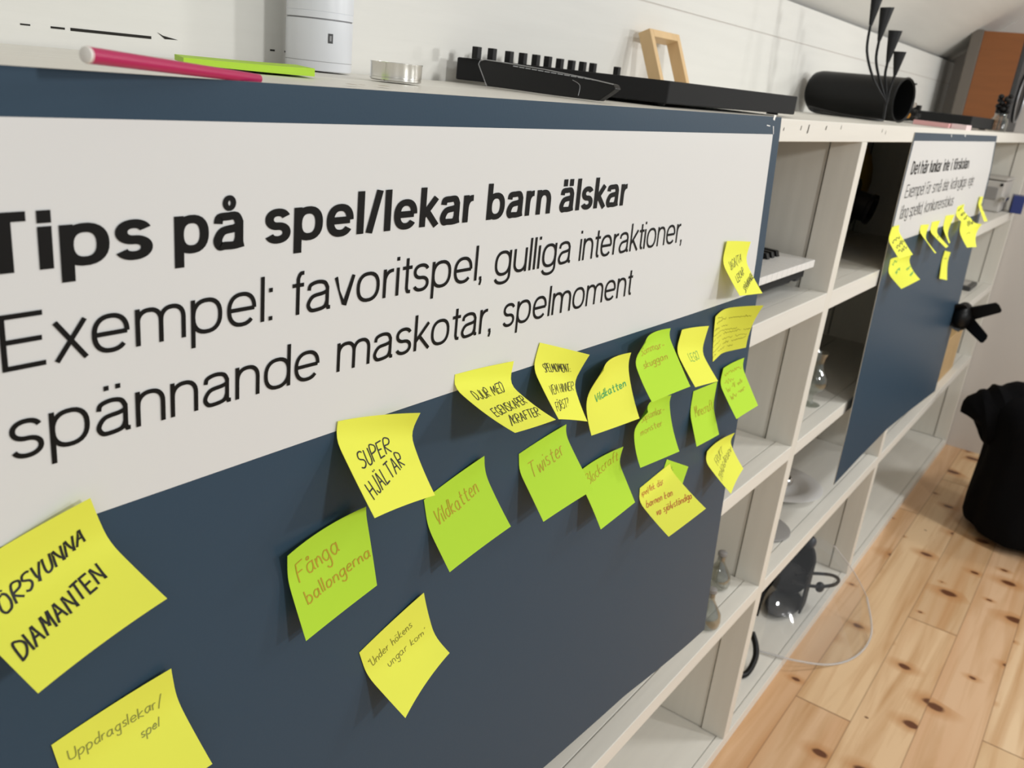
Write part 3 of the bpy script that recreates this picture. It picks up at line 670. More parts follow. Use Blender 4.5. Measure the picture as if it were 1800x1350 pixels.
NOTES={
 'forsvunna':([-1.4813, 1.0802, 0.3297, 0.1226, 0.1614, 0.3033, 0.9095, 0.0819, 0.0751, 0.0959, -0.0132, 0.0962, -0.005],
   [('FÖRSVUNNA', 0.101, 0.467, 0.756, -0.14, 0.027, -0.127), ('DIAMANTEN', 0.075, 0.768, 0.734, -0.122, 0.02, -0.131)]),
 'uppdrag':([-1.4373, 0.9553, 0.1758, 0.0069, 0.1911, 0.3545, 0.5031, 0.0003, 0.0748, 0.0604, 0.0, 0.0726, 0.0008],
   [('Uppdragslekar/', 0.082, 0.25, 0.783, 0.064, 0.01, -0.107), ('spel', 0.621, 0.473, 0.156, 0.005, 0.024, -0.079)]),
 'fanga':([-1.2745, 1.0121, 0.1716, -0.2526, 0.1532, 0.2996, 0.2995, -0.2587, 0.0735, 0.1123, 0.0937, -0.0182, 0.0413],
   [('Fånga', 0.118, 0.405, 0.517, -0.062, -0.029, -0.211), ('ballongerna', 0.141, 0.673, 0.834, -0.076, -0.017, -0.152)]),
 'under':([-1.1916, 0.8851, 0.3444, 0.3594, 0.1778, 0.3424, 0.6597, 0.0253, 0.0755, 0.0368, -0.0, 0.0733, 0.0557],
   [('"Under hökens', 0.074, 0.337, 0.667, -0.006, -0.01, -0.129), ('ungar kom´', 0.278, 0.533, 0.616, 0.068, 0.006, -0.096)]),
 'super':([-1.2271, 1.0974, -0.1097, 0.0868, 0.024, 0.2958, 0.766, -0.0267, 0.0721, 0.1934, 0.0147, 0.0258, 0.057],
   [('SUPER', 0.158, 0.537, 0.504, -0.119, 0.013, -0.166), ('HJÄLTAR', 0.12, 0.848, 0.644, -0.237, -0.026, -0.164)]),
 'vild':([-1.1267, 1.0007, 0.2724, -0.136, 0.1996, 0.3971, 0.4509, 0.0392, 0.0742, 0.0528, -0.0, 0.0431, -0.0072],
   [('Vildkatten', 0.121, 0.464, 0.698, -0.045, -0.008, -0.211)]),
 'djur':([-1.1001, 1.1045, -0.0316, 0.1442, -0.0119, 0.277, 1.1582, 0.3117, 0.0746, 0.0491, -0.012, -0.0117, -0.0254],
   [('DJUR MED', 0.146, 0.385, 0.633, -0.017, 0.037, -0.134), ('EGENSKAPER', 0.11, 0.689, 0.811, -0.067, 0.049, -0.133), ('/KRAFTER', 0.142, 0.865, 0.714, -0.008, 0.121, -0.136)]),
 'spelm':([-0.9835, 1.1107, -0.2993, 0.0968, 0.1712, 0.2998, 0.7494, 0.0207, 0.0726, 0.1775, 0.0097, 0.0071, 0.0865],
   [('SPELMOMENT:', 0.265, 0.352, 0.574, -0.066, -0.096, -0.096), ('VEM HINNER', 0.199, 0.677, 0.74, -0.141, 0.03, -0.128), ('FÖRST?', 0.11, 0.903, 0.498, -0.101, 0.056, -0.122)]),
 'twister':([-0.9971, 1.0042, 0.1742, -0.0938, 0.1043, 0.2992, 0.5847, -0.0062, 0.0725, 0.0441, -0.0003, 0.0468, -0.0152],
   [('Twister', 0.142, 0.429, 0.684, -0.048, 0.037, -0.211)]),
 'block':([-0.8832, 0.9545, 0.1167, 0.064, 0.0801, 0.2976, 0.6228, -0.2195, 0.0713, 0.1204, 0.0314, 0.0047, -0.0109],
   [('Blockcraft', 0.171, 0.344, 0.778, -0.129, -0.054, -0.198)]),
 'sjalv':([-0.742, 0.8866, 0.1577, -0.1746, 0.1123, 0.2997, 0.9736, 0.2421, 0.0721, 0.0086, 0.0, -0.004, -0.0066],
   [('spel/lek där', 0.05, 0.192, 0.627, 0.048, 0.025, -0.105), ('barnen kan', 0.056, 0.402, 0.599, 0.085, 0.093, -0.106), ('va självständiga', 0.107, 0.609, 0.831, 0.106, 0.099, -0.105)]),
 'vildgul':([-0.9, 1.0733, 0.0109, -0.3022, 0.2334, 0.421, 0.517, 0.0878, 0.0748, 0.1329, 0.3008, -0.0066, -0.0129],
   [('Vildkatten', 0.204, 0.568, 0.695, -0.072, -0.004, -0.118)]),
 'sommar':([-0.8153, 1.0864, 0.0068, -0.2185, 0.1579, 0.2987, 0.8129, -0.2105, 0.0742, 0.139, 0.2732, 0.003, 0.0414],
   [('Sommar-', 0.206, 0.292, 0.636, -0.0, -0.012, -0.123), ('skuggan', 0.174, 0.497, 0.602, -0.009, 0.034, -0.11)]),
 'lego':([-0.6973, 1.0764, -0.0964, 0.0989, 0.1802, 0.3357, 0.7542, 0.044, 0.0737, 0.0727, 0.0585, 0.0173, -0.0071],
   [('LEGO', 0.379, 0.577, 0.407, -0.015, -0.007, -0.142)]),
 'sop':([-0.7987, 1.0055, -0.0004, -0.26, 0.1624, 0.2992, 0.5979, -0.0331, 0.0726, 0.2099, 0.3514, -0.0018, -0.0006],
   [('Sopsamlar-', 0.252, 0.317, 0.644, -0.021, -0.018, -0.132), ('monster', 0.191, 0.517, 0.585, -0.017, 0.012, -0.114)]),
 'mine':([-0.6308, 0.9845, -0.04, 0.0804, 0.2037, 0.3792, 0.3982, -0.0084, 0.0723, 0.0046, 0.0027, -0.0002, -0.0102],
   [('Minecraft', 0.201, 0.52, 0.758, -0.009, -0.077, -0.203)]),
 'gose':([-0.5525, 0.9997, 0.006, -0.1309, 0.1596, 0.2996, 0.6541, -0.0313, 0.0714, 0.0535, 0.0521, -0.016, 0.0372],
   [('~8', 0.195, 0.2, 0.76, 0.0, -0.077, -0.106), ('~4', 0.152, 0.375, 0.39, -0.02, 0.007, -0.088), ('~2 ~2 ~3', 0.121, 0.507, 0.686, -0.054, 0.031, -0.086), ('~4 ~5', 0.13, 0.669, 0.67, -0.069, 0.032, -0.085)]),
 'frukt':([-0.5641, 0.8841, 0.2036, -0.0035, 0.1002, 0.2993, 0.7487, 0.0253, 0.0655, 0.2074, 0.0484, -0.0411, 0.1301],
   [('FRUKT', 0.27, 0.497, 0.379, -0.127, 0.029, -0.157), ('TRÄDGÅRDEN', 0.024, 0.754, 0.877, -0.262, 0.045, -0.12)]),
 'jaga':([-0.5992, 1.1713, -0.0893, -0.0247, 0.1882, 0.3448, 0.7397, 0.0371, 0.0725, 0.0857, 0.0495, 0.0006, -0.0087],
   [('JAGA/TA', 0.217, 0.51, 0.574, -0.153, -0.033, -0.141), ('LEKAR', 0.196, 0.765, 0.478, -0.163, 0.06, -0.133), ('SPÄNNANDE', 0.286, 0.958, 0.699, -0.278, 0.038, -0.112)]),
 'tat':([-0.6029, 1.0773, 0.2642, -1.6187, 0.2071, 0.3967, 0.6491, 0.0701, 0.067, 0.2537, 0.0519, -0.0309, -0.0058],
   [('~3', 0.147, 0.11, 0.206, 0.066, -0.017, -0.046), ('~7 ~9', 0.125, 0.224, 0.781, 0.021, -0.012, -0.043), ('~4 ~3', 0.049, 0.337, 0.456, 0.058, -0.014, -0.045), ('~11', 0.021, 0.447, 0.692, 0.06, -0.011, -0.044), ('~2 ~3 ~7 ~3', 0.018, 0.564, 1.002, -0.006, -0.011, -0.043), ('~5 ~4 ~4', 0.037, 0.692, 0.918, -0.016, -0.01, -0.043), ('~6 ~3 ~6', 0.048, 0.817, 0.903, -0.064, -0.009, -0.043), ('~3 ~4 ~2', -0.0, 0.912, 0.683, -0.036, -0.009, -0.044)]),
 'p2a':([0.3131, 1.118, -0.0104, -0.214, 0.1832, 0.3478, 0.7714, 0.0908, 0.0711, 0.0196, 0.0501, -0.0094, -0.006],
   [('~5', 0.156, 0.517, 0.673, -0.124, 0.063, -0.127), ('~6', 0.216, 0.693, 0.704, -0.117, 0.078, -0.128), ('~4', 0.184, 0.839, 0.693, -0.076, 0.085, -0.127)]),
 'p2b':([0.3787, 1.0441, 0.0801, -0.3286, 0.1987, 0.377, 0.9821, 0.1619, 0.0728, 0.3271, 0.0, -0.0173, -0.0056],
   [('~3', 0.299, 0.232, 0.237, -0.066, -0.069, -0.097), ('~5', 0.275, 0.519, 0.262, -0.088, 0.068, -0.111), ('~4', 0.764, 0.549, 0.265, -0.101, 0.03, -0.113), ('~4', 0.733, 0.764, 0.255, -0.067, 0.055, -0.1)]),
 'p2c':([0.6025, 1.1016, -0.039, 0.2421, 0.04, 0.2982, 0.8349, -0.0306, 0.0746, 0.046, -0.0, 0.0441, -0.0027],
   []),
 'p2d':([0.7214, 1.1005, -0.0071, 0.1046, 0.1482, 0.2998, 0.9113, 0.0712, 0.0746, 0.0506, -0.0, -0.0002, 0.0265],
   [('~3', 0.3, 0.62, 0.5, -0.05, 0.0, -0.1)]),
 'p2e':([0.8728, 1.1061, -0.0027, 0.291, 0.2, 0.3831, 0.5874, 0.0266, 0.0739, 0.1107, -0.0, 0.0088, -0.0087],
   []),
 'p2f':([0.9636, 1.0089, -0.154, -0.0937, 0.1873, 0.3635, 0.165, -0.0309, 0.0755, 0.0613, 0.0248, 0.068, -0.0128],
   [('~2', 0.373, 0.319, 0.455, -0.087, -0.19, -0.071)]),
 'p2g':([1.0064, 1.1216, 0.0552, -0.1079, 0.1583, 0.2999, 0.9445, 0.0901, 0.0739, 0.0469, 0.0, -0.0023, 0.006],
   [('~3', 0.2, 0.22, 0.55, -0.065, 0.03, -0.16), ('~4', 0.366, 0.419, 0.626, -0.072, 0.125, -0.157), ('~4', 0.287, 0.593, 0.73, -0.045, 0.21, -0.159), ('~5', 0.105, 0.855, 0.915, 0.005, 0.233, -0.183)]),
 'p2h':([1.1139, 1.0798, -0.1416, -0.5823, 0.1705, 0.3564, 0.5844, 0.1858, 0.0758, 0.4481, -0.0, -0.0354, 0.1482],
   [('~3', 0.449, 0.556, 0.229, -0.121, -0.013, -0.112)]),
 'p2i':([1.3052, 1.1356, -0.0487, 0.0623, 0.118, 0.2995, 0.5555, -0.0373, 0.0755, -0.0, 0.0473, 0.0272, 0.0138],
   [('~2', 0.76, 0.356, 0.34, -0.041, -0.127, -0.088), ('~2', 0.686, 0.58, 0.414, -0.043, 0.045, -0.094)]),
}

INFO = {
 'forsvunna': ('y', 'k', .0013, 'yellow sticky note reading "FÖRSVUNNA DIAMANTEN" in black marker at left edge'),
 'uppdrag': ('y', 'p', .0007, 'yellow sticky note pencilled "Uppdragslekar/spel", lowest at the bottom left'),
 'fanga': ('g', 'b', .0010, 'lime green sticky note reading "Fånga ballongerna" in brown'),
 'under': ('y', 'd', .0006, 'yellow sticky note with thin writing "Under hökens ungar kom", below all its neighbours'),
 'super': ('y', 'k', .0011, 'yellow sticky note reading "SUPER HJÄLTAR" in black capitals'),
 'vild': ('g', 'b', .0009, 'lime green sticky note reading "Vildkatten" in brown'),
 'djur': ('y', 'k', .0009, 'yellow sticky note reading "DJUR MED EGENSKAPER /KRAFTER", curled outwards'),
 'spelm': ('y', 'k', .0007, 'yellow sticky note reading "SPELMOMENT: VEM HINNER FÖRST?" in black'),
 'twister': ('g', 'b', .0009, 'lime green sticky note reading "Twister" in brown'),
 'block': ('g', 'b', .0008, 'lime green sticky note reading "Blockcraft", overlapping the note beside it'),
 'sjalv': ('y', 'r', .0008, 'yellow sticky note with three lines of red writing'),
 'vildgul': ('y', 'g', .0011, 'yellow sticky note reading "Vildkatten" in green with a folded top corner'),
 'sommar': ('g', 'b', .0008, 'lime green sticky note reading "Sommarskuggan" in brown'),
 'lego': ('y', 'g', .0007, 'yellow sticky note with one short green word in four capitals'),
 'sop': ('g', 'b', .0007, 'lime green sticky note reading "Sopsamlarmonster" in faint brown'),
 'mine': ('g', 'b', .0008, 'narrow looking lime green sticky note with one brown word "Minecraft"'),
 'gose': ('g', 'b', .0007, 'lime green sticky note with four faint lines, jutting past the near poster edge'),
 'frukt': ('y', 'd', .0006, 'yellow sticky note reading "FRUKT TRÄDGÅRDEN" at the near poster edge'),
 'jaga': ('y', 'k', .0008, 'yellow sticky note reading "JAGA/TA LEKAR SPÄNNANDE" on the white panel'),
 'tat': ('y', 'd', .0004, 'yellow sticky note covered with eight lines of tiny writing'),
}
for k_, (c_, pen_, w_, lab) in INFO.items():
    p_, ln = NOTES[k_]
    sticky(p_, y1, yellow if c_ == 'y' else green, lab, 'sticky notes on the near poster', ln, pen_, w_)
# a lime note mostly hidden under the one with red writing
tabp = [-0.6800, 0.9060, -0.42, 0.0, 0.2, 0.5, 0.25, 0, 0.075]
o_ = sticky(tabp, y1, green, 'lime green sticky note mostly hidden behind the red-written yellow note', 'sticky notes on the near poster', [('~1', .28, .18, .10, 0, 0, -.1)], 'd', .001, u1=1.0, v1=.42)
INFO2 = {
 'a': ('y', 'k', .0017, 'yellow sticky note with black writing at the far poster\'s left edge'),
 'b': ('y', 'g', .0016, 'yellow sticky note with green writing, tucked under a black-written one'),
 'c': ('y', 'd', .0012, 'leftmost of three curled blank-looking yellow notes on the far poster'),
 'd': ('y', 'd', .0012, 'middle one of three curled yellow notes on the far poster'),
 'e': ('y', 'd', .0012, 'rightmost of three curled yellow notes on the far poster'),
 'f': ('y', 'd', .0013, 'lone yellow sticky note hanging lowest on the far poster'),
 'h': ('y', 'd', .0013, 'yellow sticky note with a flared corner beneath the bold black-written note'),
 'g': ('y', 'k', .0022, 'yellow sticky note with bold black writing near the far poster\'s right side'),
 'i': ('y', 'd', .0013, 'yellow sticky note at the far poster\'s right edge on the white panel'),
}
for k_, (c_, pen_, w_, lab) in INFO2.items():
    p_, ln = NOTES['p2' + k_]
    sticky(p_, y2, yellow, lab, 'sticky notes on the far poster', ln, pen_, w_)
# ------------------------------------------------------------------ things on top of the shelving
# magenta pen lying across the front edge
a_ = Vector((-1.4115, -0.030, 1.3262)); b_ = Vector((-1.290, 0.007, ZT + 0.0029))
t_ = empty('felt_pen', a_); tag(t_, 'magenta felt pen with white end lying on top of the shelving', 'pen')
d_ = (b_ - a_).normalized()
q = MB(); n = 9
q.tube([a_ + (b_ - a_) * i / (n - 1) for i in range(n)], [0.0036 - 0.0010 * i / (n - 1) for i in range(n)], 20); q.build('barrel', pink, t_, smooth=True)
q = MB(); q.tube([a_ - d_ * 0.0012, a_ - d_ * 0.0009, a_ + d_ * 0.0006], [0.0029, 0.0034, 0.00365], 20); q.build('end_plug', pen_white, t_, smooth=True)

# pad of lime notes, seen edge-on
FL, BL, FR = (Vector((-1.2240, 0.170, ZT)), Vector((-1.1860, 0.236, ZT)), Vector((-1.1180, 0.150, ZT)))
V = []; nn = 12
for i in range(nn + 1):
    s_ = i / nn; p0 = FL.lerp(FR, s_); p1 = p0 + (BL - FL); lf = .0012 * (1 - s_) ** 2 + .0010 * max(0, s_ - .5) ** 2
    for (p, h) in ((p0, 0), (p0, 1), (p1, 1), (p1, 0)):
        V.append((p.x, p.y, ZT + .0004 + lf + h * (.0042 + .0018 * s_)))
F = [(0, 1, 2, 3), tuple(nn * 4 + k for k in (3, 2, 1, 0))]
for i in range(nn):
    for k in range(4): F.append((i * 4 + k, (i + 1) * 4 + k, (i + 1) * 4 + (k + 1) % 4, i * 4 + (k + 1) % 4))
o_ = obj('note_pad', V, F, pad_green); tag(o_, 'lime green pad of blank notes on top of the shelving', 'note pad')

# white cylinder with fine seams
cx, cy = -0.9600, 0.318; R_ = 0.0335
t_ = empty('white_cylinder', (cx, cy, ZT)); tag(t_, 'tall white plastic cylinder standing against the wall behind the lime pad', 'cylinder')
q = MB(); q.lathe([(0.029, 0), (R_ - .001, 0.0005), (R_, 0.002), (R_, 0.0485)], (cx, cy, ZT), seg=48); q.build('base_section', cyl_white, t_, smooth=True)
q = MB(); q.lathe([(R_ - .0012, 0.0485), (R_ - .0012, 0.0500)], (cx, cy, ZT), seg=48); q.build('seam_ring', seam_grey, t_, smooth=True)
q = MB(); q.lathe([(R_, 0.0500), (R_, 0.0555), (R_ - .0004, 0.0558), (R_ - .0004, .0562), (R_, .0565), (R_, 0.170), (R_ - .004, 0.178), (0.004, .179)], (cx, cy, ZT), seg=48); q.build('upper_section', cyl_white, t_, smooth=True)
q = MB(); q.lathe([(R_ + .0001, 0.0092), (R_ + .0001, 0.0097)], (cx, cy, ZT), seg=48); q.build('lower_line', seam_grey, t_, smooth=True)
aw = math.atan2(CAM[1] - cy, CAM[0] - cx) + 0.33
q = MB(); q.lathe([(R_ + .0003, 0.0275), (R_ + .0003, 0.0365)], (cx, cy, ZT), seg=4, a0=aw - .075, a1=aw + .075); q.lathe([(R_ + .0005, 0.0295), (R_ + .0005, 0.0345)], (cx, cy, ZT), seg=3, a0=aw - .03, a1=aw + .03, mi=1)
q.build('badge', case_grey, t_, mats=[seam_grey])

# tealight
cx, cy = -0.9805, 0.190
t_ = empty('tealight', (cx, cy, ZT)); tag(t_, 'tealight candle in a thin aluminium cup on top of the shelving', 'candle')
q = MB(); q.cap1 = False
q.lathe([(a * .70, b * .82) for a, b in [(0.0005, 0), (0.0325, 0), (0.0345, 0.0012), (0.0345, 0.0035), (0.0338, 0.004), (0.0345, 0.0046), (0.0345, 0.0185), (0.0352, 0.0195), (0.0352, 0.0202), (0.0342, 0.0200), (0.0338, 0.014)]], (cx, cy, ZT + .0004), seg=56)
q.build('cup', alu, t_, smooth=True)
q = MB(); q.lathe([(a * .70, b * .82) for a, b in [(0.0005, .013), (0.0336, 0.0132)]], (cx, cy, ZT), seg=40); q.build('wax', wax, t_, smooth=True)
q = MB(); q.tube([(cx, cy, ZT + .013), (cx + .001, cy, ZT + .0165)], .0007, 6); q.build('wick', black_matt, t_)

# black control box with a row of knobs
bx0, bx1, by0, by1 = -0.594, -0.205, 0.086, 0.335; bz = 0.030
fl = [(-0.594, 0.0965), (-0.214, 0.064), (-0.214, 0.30), (-0.702, 0.345)]
t_ = empty('control_box', (-0.41, 0.2, ZT)); tag(t_, 'black wedge-cornered controller box with a row of square knobs on top of the shelving', 'controller')
q = MB(); q.prism([(x, y, ZT + 0.003) for x, y in fl], (0, 0, bz - 0.003)); q.build('case', black_soft, t_, bevel=0.0015)
for (x, y) in ((-0.57, 0.12), (-0.24, 0.09), (-0.24, 0.27), (-0.61, 0.31)):
    q = MB(); q.lathe([(0.009, 0), (0.009, 0.003)], (x, y, ZT), seg=14); q.build('foot', black_matt, t_)
for (u, v) in ((839, 82), (866, 85), (896, 90), (920, 93), (943, 96), (964, 99), (985, 103), (1005.5, 106), (1025, 108.5), (1043, 111), (1085.5, 117.5)):
    p = at('y', 0.318, u, v); zt = p[2]; x = p[0]; w_ = 0.0045
    q = MB(); q.box(x - w_, x + w_, .318 - w_, .318 + w_, ZT + bz, zt); q.build('knob', black_matt, t_, bevel=0.0008)

# flat black keypad leaning on the box's left side
A_ = Vector((-0.738, 0.280, ZT)); Bv = Vector((-0.752, 0.086, ZT))
axs = (Bv - A_).normalized(); nrm = Vector((axs.y, -axs.x, 0)) * -1
if nrm.x > 0: nrm = -nrm
upv = Vector((0.25, 0.0, 0.78))
t_ = empty('hand_keypad', A_); tag(t_, 'slim black keypad with worn silver rim leaning on the controller box', 'keypad')
Ls = (Bv - A_).length
prof = [(0.018, 0.001), (0.010, 0.012), (0.001, 0.024), (-0.004, 0.031), (-0.003, 0.036), (0.004, 0.0385), (0.03, 0.0375), (Ls * .5, 0.034), (Ls * .8, 0.029), (Ls, 0.0245), (Ls + .004, 0.019), (Ls * .99, 0.012), (Ls * .93, 0.0005), (Ls * .6, 0.0)]
P3 = [A_ + axs * a + upv * b_ for a, b_ in prof]
q = MB(); q.prism([p + nrm * 0.004 for p in P3], -nrm * 0.012); q.build('body', black_matt, t_, bevel=0.001)
q = MB(); q.tube([p + nrm * 0.0045 for p in P3[0:10]], 0.00055, 6); q.build('rim', grey_edge, t_)
q = MB()
for i in range(13):
    s_ = 0.050 + i * (Ls - .07) / 13
    q.add([A_ + axs * (s_ + a) + upv * (0.0372 - (s_) * .055 + b_) + nrm * 0.0047 for a, b_ in ((0, 0), (.008, -.0004), (.008, -.0016), (0, -.0012))], [(0, 1, 2, 3)])
q.build('slot_row', grey_edge, t_)
q = MB(); q.tube(catmull([A_ + axs * (Ls * .72) + upv * .024 + nrm * .0045, A_ + axs * (Ls * .78) + upv * .018 + nrm * .0045, A_ + axs * (Ls * .79) + upv * .004 + nrm * .0045], 5), 0.0003, 5); q.build('seam', grey_edge, t_)

# small pale frame leaning on the wall behind the box
x_, y_, h_ = -0.170, 0.250, 0.115
t_ = empty('small_wood_frame', (x_, .3, ZT)); tag(t_, 'small empty pale wooden frame leaning against the wall behind the controller box', 'frame')
tl = math.radians(24)
wd = 0.114; dp = 0.022
Mx = Matrix.Translation((-0.163, 0.298, ZT + .005)) @ Matrix.Rotation(-tl, 4, 'X')
hh = 0.111; s_ = 0.0125
for nm, bb in (('side_bar', (-wd / 2, -wd / 2 + s_, 0, hh)), ('side_bar', (wd / 2 - s_, wd / 2, 0, hh)), ('top_bar', (-wd / 2 + s_, wd / 2 - s_, hh - s_, hh)), ('bottom_bar', (-wd / 2 + s_, wd / 2 - s_, 0, s_))):
    q = MB(); q.box(bb[0], bb[1], -dp / 2, dp / 2, bb[2], bb[3], M=Mx); q.build(nm, pale_wood, t_, bevel=0.0008)

# black enamel tube lying front to back
t_ = empty('black_tube', (0.72, 0.22, ZT)); tag(t_, 'black open-ended metal drum lying on its side on top of the shelving', 'drum')
rr = 0.0495
Mt = Matrix.Rotation(math.radians(-14), 4, 'Z') @ Matrix.Rotation(math.radians(90), 4, 'X')     # local z -> -y
q = MB(); q.cap1 = False
q.lathe([(0.002, 0.0), (rr * .80, 0.002), (rr * .93, 0.008), (rr * .99, 0.020), (rr, 0.032), (rr, 0.236), (rr + .001, 0.240), (rr - .001, 0.243), (rr - .004, 0.240), (rr - .004, 0.03), (rr * .8, .012)], (0.712, 0.342, ZT + rr + .002), M=Mt, seg=48)
q.build('shell', dark_metal, t_, smooth=True)
q = MB(); cc_ = Vector((0.712, 0.342, ZT + rr + .002))
q.tube([cc_ + Mt @ Vector((rr * 1.0 * math.cos(a), rr * 1.0 * math.sin(a), 0.2405)) for a in np.linspace(0, 2 * math.pi, 40)[:-1]], 0.0016, 6, closed=True); q.build('mouth_rim', black_matt, t_, smooth=True)
q = MB(); pk = cc_ + Mt @ Vector((rr * .75, rr * .75, 0.236)); q.sphere(pk, .005); q.tube([pk, pk + Vector((.012, -.004, .002))], .002, 8); q.build('knob', black_matt, t_, smooth=True)

# wire sculpture of four flared stems on a flat loop foot
t_ = empty('stem_sculpture', (0.50, 0.09, ZT)); tag(t_, 'black metal sculpture of four flared stems standing before the drum', 'sculpture')
yb = 0.085
def PX(u, v, y=yb):
    w = ray(u, v); n_ = np.array((.80, .60, 0.0)); t = n_ @ (np.array((.505, .095, ZT)) - CAM) / (n_ @ w)
    return Vector(tuple(CAM + w * t))
foot = PX(1552, 213); foot.z = ZT + .004
stems = [([(1556, 178), (1535, 138), (1524, 90), (1530, 45)], (1527.5, 40), (1534, -22), (1556, -14)),
         ([(1557, 178), (1546, 140), (1540, 105), (1545, 72)], (1543, 68), (1548, 13), (1572, 13)),
         ([(1558, 178), (1557, 150), (1556, 130), (1560, 110)], (1558.5, 106), (1562.5, 53), (1586, 54.5)),
         ([(1559, 178), (1563, 160), (1569, 142), (1573, 132)], (1571, 130), (1571.5, 90), (1593, 91.5))]
q = MB(); q.tube([foot, PX(1556, 190), PX(1558, 178)], [.0032, .003, .0028], 8); q.build('trunk', black_matt, t_, smooth=True)
for pts, b0, tlx, trx in stems:
    q = MB(); P = catmull([PX(*p) for p in [(1557, 184)] + pts], 6); q.tube(P, 0.0030, 8); q.build('stem', black_matt, t_, smooth=True)
    # trumpet: half-open cone flaring upward
    base = PX(*pts[-1]); A1 = PX(*tlx); B1 = PX(*trx); mid = (A1 + B1) / 2; half = (B1 - A1) / 2
    q = MB(); V = []; F = []
    nb = 14
    for j in range(7):
        f_ = j / 6; c_ = base.lerp(mid, f_); r_ = 0.0030 + (half.length - .0030) * (f_ ** .95)
        for i in range(nb + 1):
            a = math.pi * 1.25 * (i / nb - .5) - math.pi / 2
            V.append(c_ + half.normalized() * (r_ * math.sin(a + math.pi / 2)) + Vector((-.80, -.60, 0)) * (r_ * .45 * math.cos(a + math.pi / 2)))
    for j in range(6):
        for i in range(nb): F.append((j * (nb + 1) + i, j * (nb + 1) + i + 1, (j + 1) * (nb + 1) + i + 1, (j + 1) * (nb + 1) + i))
    q.add(V, F); q.build('trumpet', black_matt, t_, smooth=True, solid=0.0014)
q = MB(); q.tube(catmull([foot, (.50, .13, ZT + .004), (.50, .20, ZT + .003), (.515, .262, ZT + .004), (.50, .275, ZT + .012), (.485, .262, ZT + .013), (.475, .20, ZT + .006), (.47, .13, ZT + .003), foot], 6), 0.0024, 8)
for p in ():
    pass
q.build('foot_loop', black_matt, t_, smooth=True)

# tangled lead with plugs, black flat device, pink pads
t_ = empty('tangled_lead', (1.15, 0.25, ZT)); tag(t_, 'small tangle of black lead with amber plug beside the drum mouth', 'cable')
pc = at('y', 0.17, 1600, 190); rnd = random.Random(5)
P = []
for i in range(26):
    a = i * .9; P.append((pc[0] + .03 * math.cos(a) * rnd.uniform(.4, 1.2), .17 + .025 * math.sin(a * 1.3), ZT + .006 + .02 * (1 + math.sin(a * .7)) * rnd.uniform(.5, 1)))
q = MB(); q.tube(catmull(P, 5), .0025, 7); q.build('lead', black_matt, t_, smooth=True)
for (du, dv, mm) in ((-2, 10, amber), (9, -8, silver), (2, -2, black_matt)):
    p = at('y', 0.16, 1598 + du, 194 + dv); q = MB(); q.tube([p, p + np.array((.02, .004, .004))], .0055, 10); q.build('plug', mm, t_, smooth=True)
dx0, dx1 = 1.22, 1.62
t_ = empty('flat_device', (1.4, .16, ZT)); tag(t_, 'flat black electronic device on top of the shelving beside the speaker', 'device')
q = MB(); q.box(dx0, dx1, 0.045, 0.275, ZT + .004, ZT + .036); q.build('case', black_soft, t_, bevel=.003)
q = MB(); q.box(dx0 + .05, dx0 + .075, 0.2, 0.225, ZT + .036, ZT + .050); q.build('switch', black_matt, t_, bevel=.001)
for (x, y) in ((dx0 + .03, .07), (dx1 - .03, .07), (dx0 + .03, .25), (dx1 - .03, .25)):
    q = MB(); q.lathe([(.01, 0), (.01, .004)], (x, y, ZT), seg=12); q.build('foot', black_matt, t_)
o_ = MB().box(.895, .955, .042, .128, ZT, ZT + .011).build('note_pad', pink_pad, bevel=.0005); tag(o_, 'pink note pad at the front edge beside the flat black device', 'note pad')
o_ = MB().box(.915, .985, .004, .040, ZT, ZT + .012).build('note_pad', pink_pale, bevel=.0005); tag(o_, 'paler pink slim note pad right above the far poster', 'note pad')

# loudspeaker with veneered side
t_ = empty('loudspeaker', (2.3, .19, ZT)); tag(t_, 'orange-brown veneered loudspeaker standing at the far end on top of the shelving', 'speaker')
sx0, sx1, sy0, sy1, sz = 2.16, 2.40, 0.085, 0.235, 0.335
q = MB(); q.box(sx0, sx1, sy0 + .012, sy1, ZT, ZT + sz); q.build('cabinet', orange_wood, t_, bevel=.002)
q = MB(); q.box(sx0 - .002, sx1, sy1, sy1 + .040, ZT, ZT + sz + .004); q.build('rear_panel', mat('grey_brown_panel', (0.14, 0.12, 0.10, 1), .6), t_, bevel=.003)
q = MB(); q.box(sx0 - .002, sx1 + .002, sy0 - .006, sy0 + .012, ZT, ZT + sz + .003); q.build('front_baffle', case_grey, t_, bevel=.003)
Mf = Matrix.Rotation(math.radians(90), 4, 'X')
for (zz, rd) in ((.12, .085), (.255, .045)):
    q = MB(); q.cap1 = False; q.lathe([(rd, 0), (rd, .006), (rd * .9, .008), (rd * .82, .004), (rd * .3, -.012 + .014), (0.001, .008)], ((sx0 + sx1) / 2, sy0 - .006, ZT + zz), M=Mf, seg=36); q.build('driver', black_matt, t_, smooth=True)
    q = MB(); q.tube([Vector(((sx0 + sx1) / 2 + rd * math.cos(a), sy0 - .014, ZT + zz + rd * math.sin(a))) for a in np.linspace(0, 2 * math.pi, 37)[:-1]], .003, 8, closed=True); q.build('driver_ring', grey_edge, t_, smooth=True)
